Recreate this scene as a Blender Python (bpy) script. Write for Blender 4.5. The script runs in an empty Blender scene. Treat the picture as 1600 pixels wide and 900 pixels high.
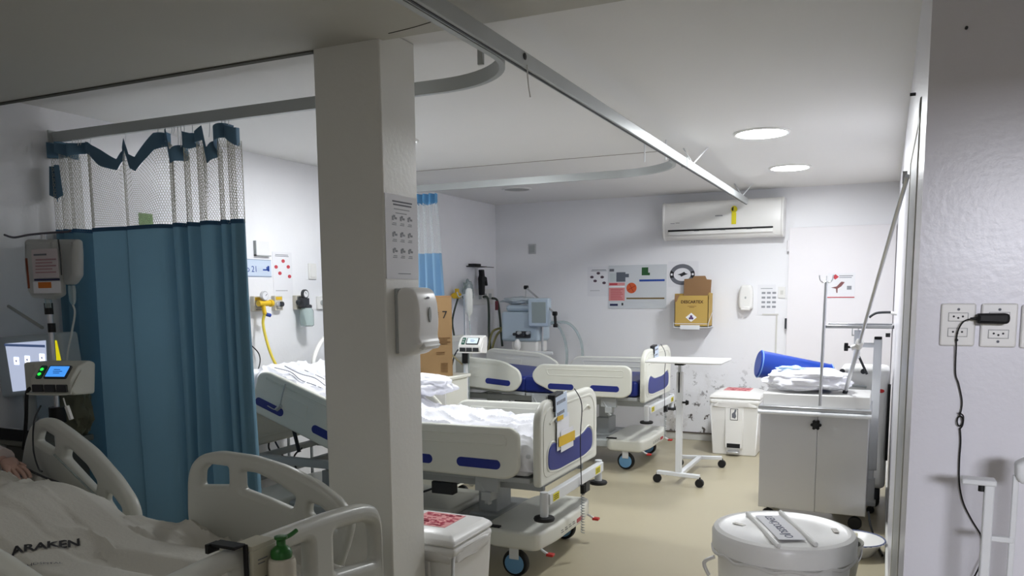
import bpy, bmesh, math, random
import numpy as np
from mathutils import Vector, Matrix, noise
random.seed(7)
PI = math.pi
SC = bpy.context.scene
COL = SC.collection

# ------------------------------------------------------------------ camera
HC = 1.53
F_PX, CX, CY = 1251.25, 800.0, 605.82
YAW, PITCH, ROLL = .435227, .1184127, -.0083136
_f = Vector((-math.sin(YAW)*math.cos(PITCH), math.cos(YAW)*math.cos(PITCH), -math.sin(PITCH)))
_r = Vector((math.cos(YAW), math.sin(YAW), 0)); _u = _r.cross(_f)
CR = _r*math.cos(ROLL)+_u*math.sin(ROLL); CU = -_r*math.sin(ROLL)+_u*math.cos(ROLL); CF = _f
cam_d = bpy.data.cameras.new('camera'); cam = bpy.data.objects.new('camera', cam_d); COL.objects.link(cam)
cam.matrix_world = Matrix(((CR.x, CU.x, -CF.x, 0), (CR.y, CU.y, -CF.y, 0), (CR.z, CU.z, -CF.z, HC), (0, 0, 0, 1)))
cam_d.sensor_width = 36; cam_d.lens = F_PX*36/1600; cam_d.shift_y = (CY-450)/1600; cam_d.clip_start = .02
SC.camera = cam

# ------------------------------------------------------------------ world, lights, exposure
W = bpy.data.worlds.new('world'); SC.world = W; W.use_nodes = True
W.node_tree.nodes['Background'].inputs[0].default_value = (.75, .85, 1, 1)
W.node_tree.nodes['Background'].inputs[1].default_value = .02
SC.view_settings.view_transform = 'Standard'; SC.view_settings.look = 'None'; SC.view_settings.gamma = 1
SC.view_settings.exposure = 1.6
try: SC.view_settings.use_curve_mapping = False
except Exception: pass
LAMP = 50.0          # emission of the recessed ceiling lamps
def area(name, loc, rot, sx, sy, power, col):
    l = bpy.data.lights.new(name, 'AREA'); l.shape = 'RECTANGLE'; l.size = sx; l.size_y = sy; l.energy = power; l.color = col
    o = bpy.data.objects.new(name, l); o.location = loc; o.rotation_euler = rot; COL.objects.link(o); return o
# corridor light that reaches the near wall through the doorway behind the camera
area('corridor_light', (1.05, -3.3, 2.28), (math.radians(78), 0, 0), .9, .3, 46, (.9, .91, 1.0))
# added dim fill light, out of view, that lifts the foreground bay
area('bay_fill_light', (-1.9, .2, 2.42), (0, 0, 0), .5, .5, 1.5, (1.0, .98, .93))

def ray(px, py):
    return CR*((px-CX)/F_PX)-CU*((py-CY)/F_PX)+CF
def P(px, py, ax, v):
    d = ray(px, py); i = 'xyz'.index(ax); c = (0, 0, HC)
    t = (v-c[i])/d[i]; return Vector((d.x*t, d.y*t, HC+d.z*t))

# ------------------------------------------------------------------ materials
def lin(c):
    c = c/255.
    return c/12.92 if c <= .04045 else ((c+.055)/1.055)**2.4
MATS = {}
def mat(name, rgb, rough=.5, metal=0., bump=0., bscale=40., var=0., vscale=6., emit=0., trans=0., alpha=1., coat=0., spec=.5, ior=1.45):
    if name in MATS: return MATS[name]
    m = bpy.data.materials.new(name); m.use_nodes = True; nt = m.node_tree; b = nt.nodes['Principled BSDF']
    c = (lin(rgb[0]), lin(rgb[1]), lin(rgb[2]), 1)
    b.inputs['Base Color'].default_value = c; b.inputs['Roughness'].default_value = rough; b.inputs['Metallic'].default_value = metal
    b.inputs['Specular IOR Level'].default_value = spec; b.inputs['IOR'].default_value = ior
    if trans: b.inputs['Transmission Weight'].default_value = trans
    if alpha < 1: b.inputs['Alpha'].default_value = alpha
    if coat: b.inputs['Coat Weight'].default_value = coat
    if emit:
        b.inputs['Emission Color'].default_value = c; b.inputs['Emission Strength'].default_value = emit
    tc = nt.nodes.new('ShaderNodeTexCoord')
    if var:
        n = nt.nodes.new('ShaderNodeTexNoise'); n.inputs['Scale'].default_value = vscale; n.inputs['Detail'].default_value = 5
        nt.links.new(tc.outputs['Object'], n.inputs['Vector'])
        mx = nt.nodes.new('ShaderNodeMix'); mx.data_type = 'RGBA'
        mx.inputs[6].default_value = tuple(v*(1-var) for v in c[:3])+(1,); mx.inputs[7].default_value = tuple(min(1, v*(1+var)) for v in c[:3])+(1,)
        nt.links.new(n.outputs['Fac'], mx.inputs[0]); nt.links.new(mx.outputs[2], b.inputs['Base Color'])
    if bump:
        n = nt.nodes.new('ShaderNodeTexNoise'); n.inputs['Scale'].default_value = bscale; n.inputs['Detail'].default_value = 3
        nt.links.new(tc.outputs['Object'], n.inputs['Vector'])
        bp = nt.nodes.new('ShaderNodeBump'); bp.inputs['Strength'].default_value = bump; bp.inputs['Distance'].default_value = .01
        nt.links.new(n.outputs['Fac'], bp.inputs['Height']); nt.links.new(bp.outputs[0], b.inputs['Normal'])
    MATS[name] = m; return m
wallp = mat('wall_paint', (242, 242, 245), .32, bump=.12, bscale=30, var=.02)
wallg = mat('gloss_wall_paint', (228, 227, 234), .3, bump=.06, bscale=60, var=.02)
ceilp = mat('ceiling_paint', (238, 237, 235), .7, bump=.05, bscale=30, var=.015, vscale=2)
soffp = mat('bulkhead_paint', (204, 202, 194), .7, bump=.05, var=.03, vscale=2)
pillp = mat('pillar_paint', (234, 233, 227), .3, bump=.08, bscale=50, var=.03, vscale=3)
doorp = mat('door_laminate', (240, 237, 240), .4, var=.01)
doorg = mat('grey_door', (176, 178, 180), .4)
trimw = mat('trim_white', (214, 213, 208), .45, var=.04)
plast = mat('bed_plastic', (226, 226, 216), .35, var=.015)
plasA = mat('cream_plastic', (205, 206, 198), .3, var=.02)
wplas = mat('white_plastic', (236, 235, 232), .3)
gplas = mat('grey_plastic', (172, 176, 176), .45, var=.03)
blue = mat('blue_insert', (38, 50, 130), .45)
bluem = mat('blue_vinyl', (28, 45, 128), .38, bump=.1, bscale=12)
blueb = mat('bright_blue_vinyl', (22, 62, 160), .35, bump=.1, bscale=12)
sheet = mat('white_linen', (240, 240, 246), .85, bump=.15, bscale=90)
sheetA = mat('grey_linen', (206, 204, 196), .85, bump=.15, bscale=90)
netm = mat('net_thread', (214, 212, 198), .8)
alum = mat('brushed_aluminium', (196, 200, 202), .35, metal=.6)
railw = mat('painted_rail', (186, 190, 190), .4, metal=.25)
steel = mat('stainless_steel', (200, 201, 204), .3, metal=.85, var=.03, vscale=3)
steelp = mat('steel_panel', (206, 206, 208), .33, metal=.55, var=.03, vscale=2)
wmetal = mat('white_metal', (226, 228, 230), .35)
framg = mat('grey_frame_metal', (176, 180, 182), .45)
black = mat('black_rubber', (18, 18, 20), .6)
dark = mat('dark_grey', (50, 52, 56), .5)
wheelb = mat('wheel_blue', (110, 160, 200), .4)
red = mat('red_lever', (190, 40, 36), .4)
yellow = mat('yellow_plastic', (226, 186, 40), .45)
yellab = mat('yellow_label', (232, 218, 40), .5)
orange = mat('orange_print', (214, 96, 52), .6)
card = mat('cardboard', (150, 120, 82), .85, var=.06, vscale=10)
cardd = mat('cardboard_inside', (150, 116, 82), .85, var=.05)
cardy = mat('yellow_cardboard', (190, 158, 84), .7, var=.03)
paper = mat('paper', (236, 236, 240), .8)
paperb = mat('pale_blue_paper', (205, 218, 236), .7)
ink = mat('black_ink', (34, 34, 38), .7)
inkg = mat('grey_ink', (110, 112, 120), .7)
inkb = mat('blue_ink', (30, 70, 160), .7)
inkr = mat('red_ink', (196, 70, 80), .7)
inkpk = mat('pink_ink', (222, 150, 150), .7)
inkgr = mat('green_ink', (44, 92, 50), .7)
green = mat('green_pump', (40, 104, 42), .35)
bluep = mat('blue_plastic', (40, 70, 160), .4)
hosey = mat('yellow_hose', (222, 200, 70), .5)
hosed = mat('dark_green_hose', (60, 70, 60), .5)
clear = mat('clear_plastic', (214, 226, 226), .12, trans=.75, ior=1.2)
glass = mat('jar_glass', (232, 242, 240), .08, trans=.9, ior=1.25)
fluid = mat('iv_bag_film', (206, 208, 206), .3, trans=.3)
skin = mat('skin', (196, 160, 146), .55, var=.04)
hair = mat('dark_hair', (40, 34, 30), .8)
gown = mat('gauze_dressing', (206, 194, 190), .8)
screenw = mat('monitor_screen', (196, 206, 232), .3, emit=.24)
screenb = mat('pump_screen', (70, 150, 240), .3, emit=.32)
screens = mat('small_screen', (190, 205, 210), .3, emit=.2)
screeny = mat('yellow_screen', (240, 226, 20), .3, emit=.22)
ledg = mat('green_led', (40, 220, 70), .3, emit=.5)
lampm = mat('lamp_diffuser', (255, 255, 255), .5, emit=1)
lampm.node_tree.nodes['Principled BSDF'].inputs['Emission Color'].default_value = (.95, .98, 1, 1)
lampm.node_tree.nodes['Principled BSDF'].inputs['Emission Strength'].default_value = LAMP
lampl = mat('lamp_diffuser_weaker', (255, 255, 255), .5, emit=1)
lampl.node_tree.nodes['Principled BSDF'].inputs['Emission Color'].default_value = (.95, .98, 1, 1)
lampl.node_tree.nodes['Principled BSDF'].inputs['Emission Strength'].default_value = LAMP*.78
lampo = mat('unlit_lamp_diffuser', (168, 168, 166), .5)

def cloth_mat(name, rgb, tr=.3):
    m = mat(name, rgb, .9, bump=.1, bscale=200, var=.04, vscale=3); nt = m.node_tree; b = nt.nodes['Principled BSDF']; out = nt.nodes['Material Output']
    t = nt.nodes.new('ShaderNodeBsdfTranslucent'); mx = nt.nodes.new('ShaderNodeMixShader'); mx.inputs[0].default_value = tr
    nt.links.new(b.inputs['Base Color'].links[0].from_socket, t.inputs['Color'])
    nt.links.new(b.outputs[0], mx.inputs[1]); nt.links.new(t.outputs[0], mx.inputs[2]); nt.links.new(mx.outputs[0], out.inputs['Surface']); return m
def floor_mat():
    m = mat('vinyl_floor', (178, 169, 144), .34, bump=.04, bscale=8, var=.05, vscale=1.3); return m
def stained_wall():
    m = mat('stained_wall_paint', (242, 242, 245), .36, bump=.06, bscale=50); nt = m.node_tree; b = nt.nodes['Principled BSDF']
    g = nt.nodes.new('ShaderNodeNewGeometry'); sep = nt.nodes.new('ShaderNodeSeparateXYZ'); nt.links.new(g.outputs['Position'], sep.inputs[0])
    def rng(src, a, c2):
        r = nt.nodes.new('ShaderNodeMapRange'); r.interpolation_type = 'SMOOTHSTEP'; r.inputs[1].default_value = a; r.inputs[2].default_value = c2
        nt.links.new(src, r.inputs[0]); return r.outputs[0]
    def mul(a, c2):
        x = nt.nodes.new('ShaderNodeMath'); x.operation = 'MULTIPLY'; nt.links.new(a, x.inputs[0]); nt.links.new(c2, x.inputs[1]); return x.outputs[0]
    def nz(scale, lo, hi, det=6):
        n = nt.nodes.new('ShaderNodeTexNoise'); n.inputs['Scale'].default_value = scale; n.inputs['Detail'].default_value = det; n.inputs['Roughness'].default_value = .7
        nt.links.new(g.outputs['Position'], n.inputs['Vector']); return rng(n.outputs['Fac'], lo, hi)
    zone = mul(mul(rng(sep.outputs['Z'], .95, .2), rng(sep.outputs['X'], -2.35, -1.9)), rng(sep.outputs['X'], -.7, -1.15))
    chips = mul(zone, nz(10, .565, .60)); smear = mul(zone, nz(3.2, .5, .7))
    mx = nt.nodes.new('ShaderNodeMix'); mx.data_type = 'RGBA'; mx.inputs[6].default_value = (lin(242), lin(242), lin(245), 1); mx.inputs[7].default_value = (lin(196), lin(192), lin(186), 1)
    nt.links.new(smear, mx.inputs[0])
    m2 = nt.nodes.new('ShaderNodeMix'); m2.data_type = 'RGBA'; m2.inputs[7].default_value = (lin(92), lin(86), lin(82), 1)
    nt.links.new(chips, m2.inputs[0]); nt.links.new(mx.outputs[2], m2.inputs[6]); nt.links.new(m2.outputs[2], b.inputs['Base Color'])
    return m

curt = cloth_mat('curtain_blue', (112, 150, 170), .25); curt2 = cloth_mat('curtain_light_blue', (150, 190, 222), .25)
# ------------------------------------------------------------------ mesh helpers
ROOT_LOC = {}
def tag(o, label=None, cat=None, group=None, kind=None):
    if label: o['label'] = label
    if cat: o['category'] = cat
    if group: o['group'] = group
    if kind: o['kind'] = kind
    return o
def thing(name, label, cat, loc=(0, 0, 0), group=None, rotz=0):
    o = bpy.data.objects.new(name, None); COL.objects.link(o); o.empty_display_size = .1
    o.location = loc; o.rotation_euler = (0, 0, rotz)
    ROOT_LOC[o.name] = Vector(loc) if not rotz else Vector((0, 0, 0))
    return tag(o, label, cat, group)
def local_thing(name, label, cat, loc, group=None, rotz=0):      # its parts are modelled round the origin
    o = thing(name, label, cat, loc, group, rotz); ROOT_LOC[o.name] = Vector((0, 0, 0)); return o
def obj(name, bm, m, parent=None, bevel=0., seg=2, smooth=True, kind=None, label=None, subsurf=0):
    if isinstance(bm, bmesh.types.BMesh):
        me = bpy.data.meshes.new(name); bmesh.ops.recalc_face_normals(bm, faces=bm.faces) if kind != 'raw' else None; bm.to_mesh(me); bm.free()
    else: me = bm
    if not isinstance(m, (list, tuple)): m = [m]
    me.materials.clear()
    for q in m: me.materials.append(q)
    o = bpy.data.objects.new(name, me); COL.objects.link(o)
    if parent is not None:
        off = ROOT_LOC.get(parent.name, Vector((0, 0, 0))); ROOT_LOC[o.name] = off
        if off.length > 0: me.transform(Matrix.Translation(-off))
        o.parent = parent
    else: ROOT_LOC[o.name] = Vector((0, 0, 0))
    if smooth and len(me.polygons):
        me.polygons.foreach_set('use_smooth', [True]*len(me.polygons))
        try: me.set_sharp_from_angle(angle=math.radians(38))
        except Exception: pass
    if bevel > 0:
        b = o.modifiers.new('bevel', 'BEVEL'); b.width = bevel; b.segments = seg; b.limit_method = 'ANGLE'; b.angle_limit = math.radians(40)
    if subsurf:
        s = o.modifiers.new('sub', 'SUBSURF'); s.levels = subsurf; s.render_levels = subsurf
    if label: o['label'] = label
    if name in ('printed_text', 'printed_pictograms', 'label_print', 'base_print', 'printed_marks', 'red_text', 'printed_heading', 'lettering', 'side_lettering'): o['kind'] = 'stuff'
    if kind and kind != 'raw': o['kind'] = kind
    return o
def struct(name, bm, m, bevel=0., label=None, cat=None):
    o = obj(name, bm, m, None, bevel); o['kind'] = 'structure'
    if label: o['label'] = label
    if cat: o['category'] = cat
    return o
def B(): return bmesh.new()
def box(bm, a, b, mtx=None, mi=0):
    x0, y0, z0 = a; x1, y1, z1 = b
    vs = [bm.verts.new((x, y, z)) for x in (x0, x1) for y in (y0, y1) for z in (z0, z1)]
    if mtx is not None:
        for v in vs: v.co = mtx @ v.co
    for f in ((0, 1, 3, 2), (4, 6, 7, 5), (0, 4, 5, 1), (2, 3, 7, 6), (0, 2, 6, 4), (1, 5, 7, 3)):
        bm.faces.new([vs[i] for i in f]).material_index = mi
    return bm
def bx(a, b, mtx=None): return box(B(), a, b, mtx)
def cyl(bm, p0, p1, r0, r1=None, n=16, caps=True, mi=0):
    p0 = Vector(p0); p1 = Vector(p1); r1 = r0 if r1 is None else r1
    d = (p1-p0).normalized(); a = d.orthogonal().normalized(); c = d.cross(a)
    R = [[bm.verts.new(p+(a*math.cos(t)+c*math.sin(t))*r) for t in [2*PI*k/n for k in range(n)]] for p, r in ((p0, r0), (p1, r1))]
    for k in range(n):
        bm.faces.new((R[0][k], R[0][(k+1) % n], R[1][(k+1) % n], R[1][k])).material_index = mi
    if caps:
        bm.faces.new(R[0][::-1]).material_index = mi; bm.faces.new(R[1]).material_index = mi
    return bm
def cy(p0, p1, r0, r1=None, n=16): return cyl(B(), p0, p1, r0, r1, n)
def smooth_path(pts, n=6):
    pts = [Vector(p) for p in pts]
    if len(pts) < 3: return pts
    out = []
    for i in range(len(pts)-1):
        a = pts[max(i-1, 0)]; b = pts[i]; c = pts[i+1]; d = pts[min(i+2, len(pts)-1)]
        for k in range(n):
            t = k/n
            out.append(.5*((2*b)+(-a+c)*t+(2*a-5*b+4*c-d)*t*t+(-a+3*b-3*c+d)*t**3))
    out.append(pts[-1]); return out
def tube(bm, pts, r, n=8, sm=6, closed=False, rad=None):
    pts = smooth_path(pts, sm) if sm else [Vector(p) for p in pts]
    L = len(pts); rings = []; prev = None
    for i, p in enumerate(pts):
        if closed: t = (pts[(i+1) % L]-pts[i-1])
        else: t = pts[min(i+1, L-1)]-pts[max(i-1, 0)]
        if t.length < 1e-9: t = Vector((0, 0, 1))
        t.normalize()
        if prev is None: a = t.orthogonal().normalized()
        else:
            a = prev-t*prev.dot(t)
            a = a.normalized() if a.length > 1e-6 else t.orthogonal().normalized()
        prev = a; c = t.cross(a); rr = rad(i/(L-1)) if rad else r
        rings.append([bm.verts.new(p+(a*math.cos(2*PI*k/n)+c*math.sin(2*PI*k/n))*rr) for k in range(n)])
    m = L if closed else L-1
    for i in range(m):
        A = rings[i]; Bq = rings[(i+1) % L]
        for k in range(n): bm.faces.new((A[k], A[(k+1) % n], Bq[(k+1) % n], Bq[k]))
    if not closed:
        bm.faces.new(rings[0][::-1]); bm.faces.new(rings[-1])
    return bm
def tb(pts, r, n=8, sm=6, closed=False): return tube(B(), pts, r, n, sm, closed)
def lathe(bm, prof, c=(0, 0, 0), n=32, axis='z', caps=True):
    c = Vector(c); rings = []
    for r, h in prof:
        ring = []
        for k in range(n):
            t = 2*PI*k/n; u, v = r*math.cos(t), r*math.sin(t)
            ring.append(bm.verts.new(c+(Vector((u, v, h)) if axis == 'z' else Vector((h, u, v)) if axis == 'x' else Vector((u, h, v)))))
        rings.append(ring)
    for i in range(len(rings)-1):
        for k in range(n): bm.faces.new((rings[i][k], rings[i][(k+1) % n], rings[i+1][(k+1) % n], rings[i+1][k]))
    if caps: bm.faces.new(rings[0][::-1]); bm.faces.new(rings[-1])
    return bm
def la(prof, c=(0, 0, 0), n=32, axis='z'): return lathe(B(), prof, c, n, axis)
def rpoly(pts, r, n=6):                                           # polygon with rounded corners, r number or list
    out = []; L = len(pts); rs = r if isinstance(r, (list, tuple)) else [r]*L
    for i in range(L):
        p = Vector(pts[i]).to_2d(); a = Vector(pts[i-1]).to_2d(); c = Vector(pts[(i+1) % L]).to_2d()
        d1 = a-p; d2 = c-p; rr = min(rs[i], d1.length*.48, d2.length*.48)
        if rr <= 1e-5: out.append(p); continue
        q1 = p+d1.normalized()*rr; q2 = p+d2.normalized()*rr
        for k in range(n+1):
            t = k/n; out.append((1-t)**2*q1+2*t*(1-t)*p+t*t*q2)
    return out
def plate(outlines, thick, bev=.006, frame=None, res=2):
    """filled outline with holes, rounded rim, as a mesh; frame maps (u,v,w) to world"""
    cu = bpy.data.curves.new('c', 'CURVE'); cu.dimensions = '2D'; cu.fill_mode = 'BOTH'
    cu.extrude = max(thick/2-bev, .0005); cu.bevel_depth = bev; cu.bevel_resolution = res; cu.offset = -bev
    for pts in outlines:
        s = cu.splines.new('POLY'); s.points.add(len(pts)-1)
        for q, p in zip(s.points, pts): q.co = (p[0], p[1], 0, 1)
        s.use_cyclic_u = True
    o = bpy.data.objects.new('c', cu); COL.objects.link(o); bpy.context.view_layer.update()
    me = bpy.data.meshes.new_from_object(o.evaluated_get(bpy.context.evaluated_depsgraph_get()))
    bpy.data.objects.remove(o); bpy.data.curves.remove(cu)
    if frame is not None: me.transform(frame)
    return me
def FR(o, x, y):
    x = Vector(x).normalized(); y = Vector(y); n = x.cross(y).normalized(); y = n.cross(x); o = Vector(o)
    return Matrix(((x.x, y.x, n.x, o.x), (x.y, y.y, n.y, o.y), (x.z, y.z, n.z, o.z), (0, 0, 0, 1)))
def text(name, s, size, frame, m, parent, thick=.0006, align='LEFT', tag_label=None, bold=.0):
    cu = bpy.data.curves.new('t', 'FONT'); cu.body = s; cu.size = size; cu.extrude = thick; cu.align_x = align; cu.resolution_u = 3; cu.offset = bold
    o = bpy.data.objects.new('t', cu); COL.objects.link(o); bpy.context.view_layer.update()
    me = bpy.data.meshes.new_from_object(o.evaluated_get(bpy.context.evaluated_depsgraph_get()))
    bpy.data.objects.remove(o); bpy.data.curves.remove(cu); me.transform(frame)
    return obj(name, me, m, parent, smooth=False)
def fr_boxes(frame, rects, w0, w1):                                # many thin rectangles in one plane
    bm = B()
    for u0, v0, u1, v1 in rects: box(bm, (min(u0, u1), min(v0, v1), w0), (max(u0, u1), max(v0, v1), w1), frame)
    return bm
def disc_pts(u, v, ru, rv=None, n=24, a0=0, a1=2*PI):
    rv = rv or ru; return [(u+ru*math.cos(a0+(a1-a0)*k/n), v+rv*math.sin(a0+(a1-a0)*k/n)) for k in range(n)]
def merge(*bms):
    out = B()
    for b in bms:
        me = bpy.data.meshes.new('t'); b.to_mesh(me); b.free(); out.from_mesh(me); bpy.data.meshes.remove(me)
    return out
def kids(o): return [c for c in bpy.data.objects if c.parent == o]
def copy_tree(o, parent=None):
    c = o.copy(); COL.objects.link(c)
    if parent is not None: c.parent = parent
    ROOT_LOC[c.name] = ROOT_LOC.get(o.name, Vector((0, 0, 0)))
    for ch in kids(o): copy_tree(ch, c)
    return c
# ------------------------------------------------------------------ room shell
XL, XR, YB, H, YN, HS = -4.0, .07, 8.2, 2.5, 2.2, 2.455
struct('floor', bx((-4.2, -4.6, -.1), (3.2, 8.4, 0)), floor_mat())
struct('ceiling', bx((-4.2, 2.6, H), (3.2, 8.4, H+.15)), ceilp)
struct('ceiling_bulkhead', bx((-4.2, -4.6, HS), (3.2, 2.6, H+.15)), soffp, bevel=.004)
struct('wall_left', bx((XL-.15, -4.6, 0), (XL, 8.4, H+.05)), wallp)
struct('wall_back', bx((-4.2, YB, 0), (3.2, YB+.15, H+.05)), stained_wall())
# right wall, with the doorway of door_2 left open in it
bm = box(B(), (XR, YN, 0), (XR+.22, 2.72, H+.05)); box(bm, (XR, 3.62, 0), (XR+.22, 8.4, H+.05)); box(bm, (XR, 2.72, 2.02), (XR+.22, 3.62, H+.05))
struct('wall_right', bm, wallg)
struct('wall_front_right', bx((XR+.22, YN, 0), (3.2, YN+.22, H+.05)), wallg)
struct('wall_end', bx((3.05, -4.6, 0), (3.2, YN, H+.05)), wallp)
bm = box(B(), (-4.2, -.95, 0), (.42, -.8, H)); box(bm, (1.6, -.95, 0), (3.2, -.8, H)); box(bm, (.42, -.95, 2.08), (1.6, -.8, H))
struct('wall_near', bm, wallp)
struct('wall_corridor', bx((-4.2, -4.75, 0), (3.2, -4.6, H)), wallp)
struct('pillar', bx((-2.02, 2.57, 0), (-1.72, 2.815, H)), pillp, bevel=.006)
# door_2 in the right wall
struct('door_2', bx((XR-.001, 2.72, 0), (XR+.06, 3.62, 2.02)), doorg)
bm = box(B(), (XR-.004, 2.66, 0), (XR+.05, 2.72, 2.08)); box(bm, (XR-.004, 3.62, 0), (XR+.05, 3.68, 2.08)); box(bm, (XR-.004, 2.66, 2.02), (XR+.05, 3.68, 2.08))
struct('trim_2', bm, trimw, bevel=.003)
# door_1 on the back wall
d = struct('door_1', bx((-.86, YB-.035, 0), (XR-.005, YB-.001, 2.12)), doorp, bevel=.003)
bm = B()
for z in (.3, 1.21, 1.95): obj('hinge', cy((-.868, YB-.045, z-.05), (-.868, YB-.045, z+.05), .010), dark if z == 1.21 else doorp, d)
struct('baseboard_back', bx((-4, YB-.012, 0), (-.86, YB, .07)), trimw, bevel=.003)
struct('trim_1', bx((-4, YB-.02, .07), (-.95, YB, .082)), mat('grimy_joint', (96, 88, 80), .8, var=.3, vscale=14))
struct('trim_3', bx((-4, 2.575, HS-.006), (-2.02, 2.6, HS)), mat('shadow_gap_paint', (92, 92, 86), .8, var=.1))  # dark strip painted in for the shaded, dirty joint at the bulkhead edge
struct('trim_4', bx((-3.6, 5.64, H-.002), (-1.42, 5.65, H)), mat('ceiling_joint', (150, 140, 130), .8, var=.3, vscale=9))
_a, _b = P(607, 52, 'z', HS), P(683, 31, 'z', HS)
struct('trim_5', tb([_a, _a.lerp(_b, .5)+Vector((0, .006, 0)), _b], .0022, 6), mat('ceiling_crack', (70, 68, 62), .8))
# skirting on the other walls
struct('baseboard_left', bx((XL, 2.9, 0), (XL+.012, YB, .07)), trimw)
struct('baseboard_right', bx((XR-.012, 3.68, 0), (XR, YB, .07)), trimw)
# corner strip of the near right wall

# ------------------------------------------------------------------ ceiling lamps
def lamp(x, y, label, on=True, r=.15, group=None):
    t = thing('ceiling_lamp', label, 'lamp', (x, y, H), group)
    obj('rim', lathe(B(), [(r, 0), (r+.022, 0), (r+.022, -.006), (r+.012, -.012), (r, -.010), (r, 0)], (x, y, H), 40, 'z', False), wplas, t)
    obj('diffuser', la([(r, -.002), (r, -.007), (r*.6, -.009), (.001, -.009)], (x, y, H)), lampl if on == 'weak' else lampm if on else lampo, t)
lamp(-.74, 5.29, 'lit round ceiling lamp nearer to the camera, above the steel cart')
lamp(-.735, 6.85, 'lit round ceiling lamp nearer to the air conditioner and back wall', r=.14)
lamp(-3.2, 7.03, 'unlit round ceiling lamp flush in the ceiling above the empty blue bed', False, .12)
lamp(-2.90, 4.45, 'lit round ceiling lamp above the middle bed, behind the pillar', 'weak')

# ------------------------------------------------------------------ curtain tracks
def ribbon(bm, pts, h, t):                                          # upright flat bar bent along a path
    pts = [Vector(p) for p in pts]; L = []; n = len(pts)
    for i, p in enumerate(pts):
        d = (pts[min(i+1, n-1)]-pts[max(i-1, 0)]); d.z = 0; d.normalize(); s = Vector((-d.y, d.x, 0))*t/2
        L.append([bm.verts.new(q) for q in (p-s, p+s, p+s+Vector((0, 0, h)), p-s+Vector((0, 0, h)))])
    for i in range(n-1):
        for k in range(4): bm.faces.new((L[i][k], L[i][(k+1) % 4], L[i+1][(k+1) % 4], L[i+1][k]))
    bm.faces.new(L[0][::-1]); bm.faces.new(L[-1]); return bm
ZR = 2.33
t = thing('curtain_track', 'long straight white ceiling curtain rail running back to the air conditioner', 'curtain rail', (-1.22, 1.2, ZR))
obj('rail', bx((-1.235, .5, ZR), (-1.205, 7.86, ZR+.055)), railw, t, bevel=.003)
obj('groove', bx((-1.2245, .5, ZR-.003), (-1.2155, 7.86, ZR+.001)), dark, t)
for y in (5.55, 7.6):
    bm = B()
    cyl(bm, (-1.22, y, ZR+.05), (-1.30, y+.06, H), .005, n=8); cyl(bm, (-1.22, y, ZR+.05), (-1.14, y+.10, H), .005, n=8)
    obj('hanger_wire', bm, wmetal, t)
obj('screw_hole', la([(.012, 0), (.012, .002)], (-1.2035, 2.72, ZR+.035), 12, 'x'), black, t)
obj('cable_tie', tb([(-1.203, 2.74, ZR+.01), (-1.200, 2.74, ZR-.05), (-1.196, 2.75, ZR-.1)], .0025, 6), wplas, t)
obj('coupling', bx((-1.24, 5.3, ZR-.002), (-1.2, 5.32, ZR+.058)), railw, t)
def track(name, y, label, y_end):
    t = thing(name, label, 'curtain rail', (-2.5, y, ZR))
    RX_, RY_ = (.40, .36) if y < 4 else (.55, .5)
    xe = -1.25; pts = [(-3.995, y, ZR), (xe-RX_, y, ZR)]
    for k in range(1, 15):
        a = k/14*PI/2; pts.append((xe-RX_+RX_*math.sin(a), y-RY_*(1-math.cos(a)), ZR))
    pts.append((xe, y_end, ZR))
    obj('rail', ribbon(B(), pts, .052, .022), railw, t)
    return t
t1 = track('curtain_track', 2.915, 'curved curtain rail carrying the large blue curtain and passing behind the pillar', .5)
_s = P(751, 44, 'z', H); obj('strut', bx((_s.x-.011, _s.y-.008, ZR+.04), (_s.x+.011, _s.y+.004, H)), railw, t1)
obj('wall_flange', bx((-3.999, 2.885, ZR-.01), (-3.99, 2.945, ZR+.06)), railw, t1)
t2 = track('curtain_track', 5.60, 'curved far curtain rail above the foot of the empty blue bed', 5.05)
for x in (-1.47, -1.33):
    obj('hanger_wire', cy((x, 5.25, ZR+.04), (x, 5.25, H), .005, n=8), wmetal, t2)

# ------------------------------------------------------------------ curtains
def net(pathf, u0, u1, ztop, zbot, cell, wid):
    """hexagonal netting hung from ztop(u); every thread is a thin strip"""
    bm = B(); L = u1-u0; nx = int(L/cell)
    def pt(u, f, w):                                               # f 0 top .. 1 bottom
        x, y = pathf(min(max(u, u0), u1), f); return Vector((x, y, ztop(u)*(1-f)+zbot*f))
    def strip(ua, fa, ub, fb):
        a = pt(ua, fa, 0); b = pt(ub, fb, 0); d = (b-a); 
        if d.length < 1e-6: return
        s = Vector((d.z, 0, -d.x)); 
        if s.length < 1e-6: s = Vector((1, 0, 0))
        s = s.normalized()*wid
        bm.faces.new([bm.verts.new(q) for q in (a-s, b-s, b+s, a+s)])
    ny = max(4, int((ztop((u0+u1)/2)-zbot)/(cell*.8)))
    for j in range(ny):
        f0 = j/ny; f1 = (j+.4)/ny; f2 = (j+1)/ny; off = .5*(j % 2)
        for i in range(nx+1):
            u = u0+(i+off)*cell
            if u > u1: continue
            strip(u, f0, u, f1); strip(u, f1, u-cell/2, f2) if u-cell/2 >= u0 else None; strip(u, f1, u+cell/2, f2) if u+cell/2 <= u1 else None
    return bm
def cloth(pathf, u0, u1, zt, zb, n, nz, thick=.0):
    bm = B(); G = []
    for j in range(nz+1):
        f = j/nz; row = []
        for i in range(n+1):
            u = u0+(u1-u0)*i/n; x, y = pathf(u, f); a = zt(u) if callable(zt) else zt; b = zb(u) if callable(zb) else zb
            row.append(bm.verts.new((x, y, a*(1-f)+b*f)))
        G.append(row)
    for j in range(nz):
        for i in range(n): bm.faces.new((G[j][i], G[j][i+1], G[j+1][i+1], G[j+1][i]))
    return bm
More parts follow.
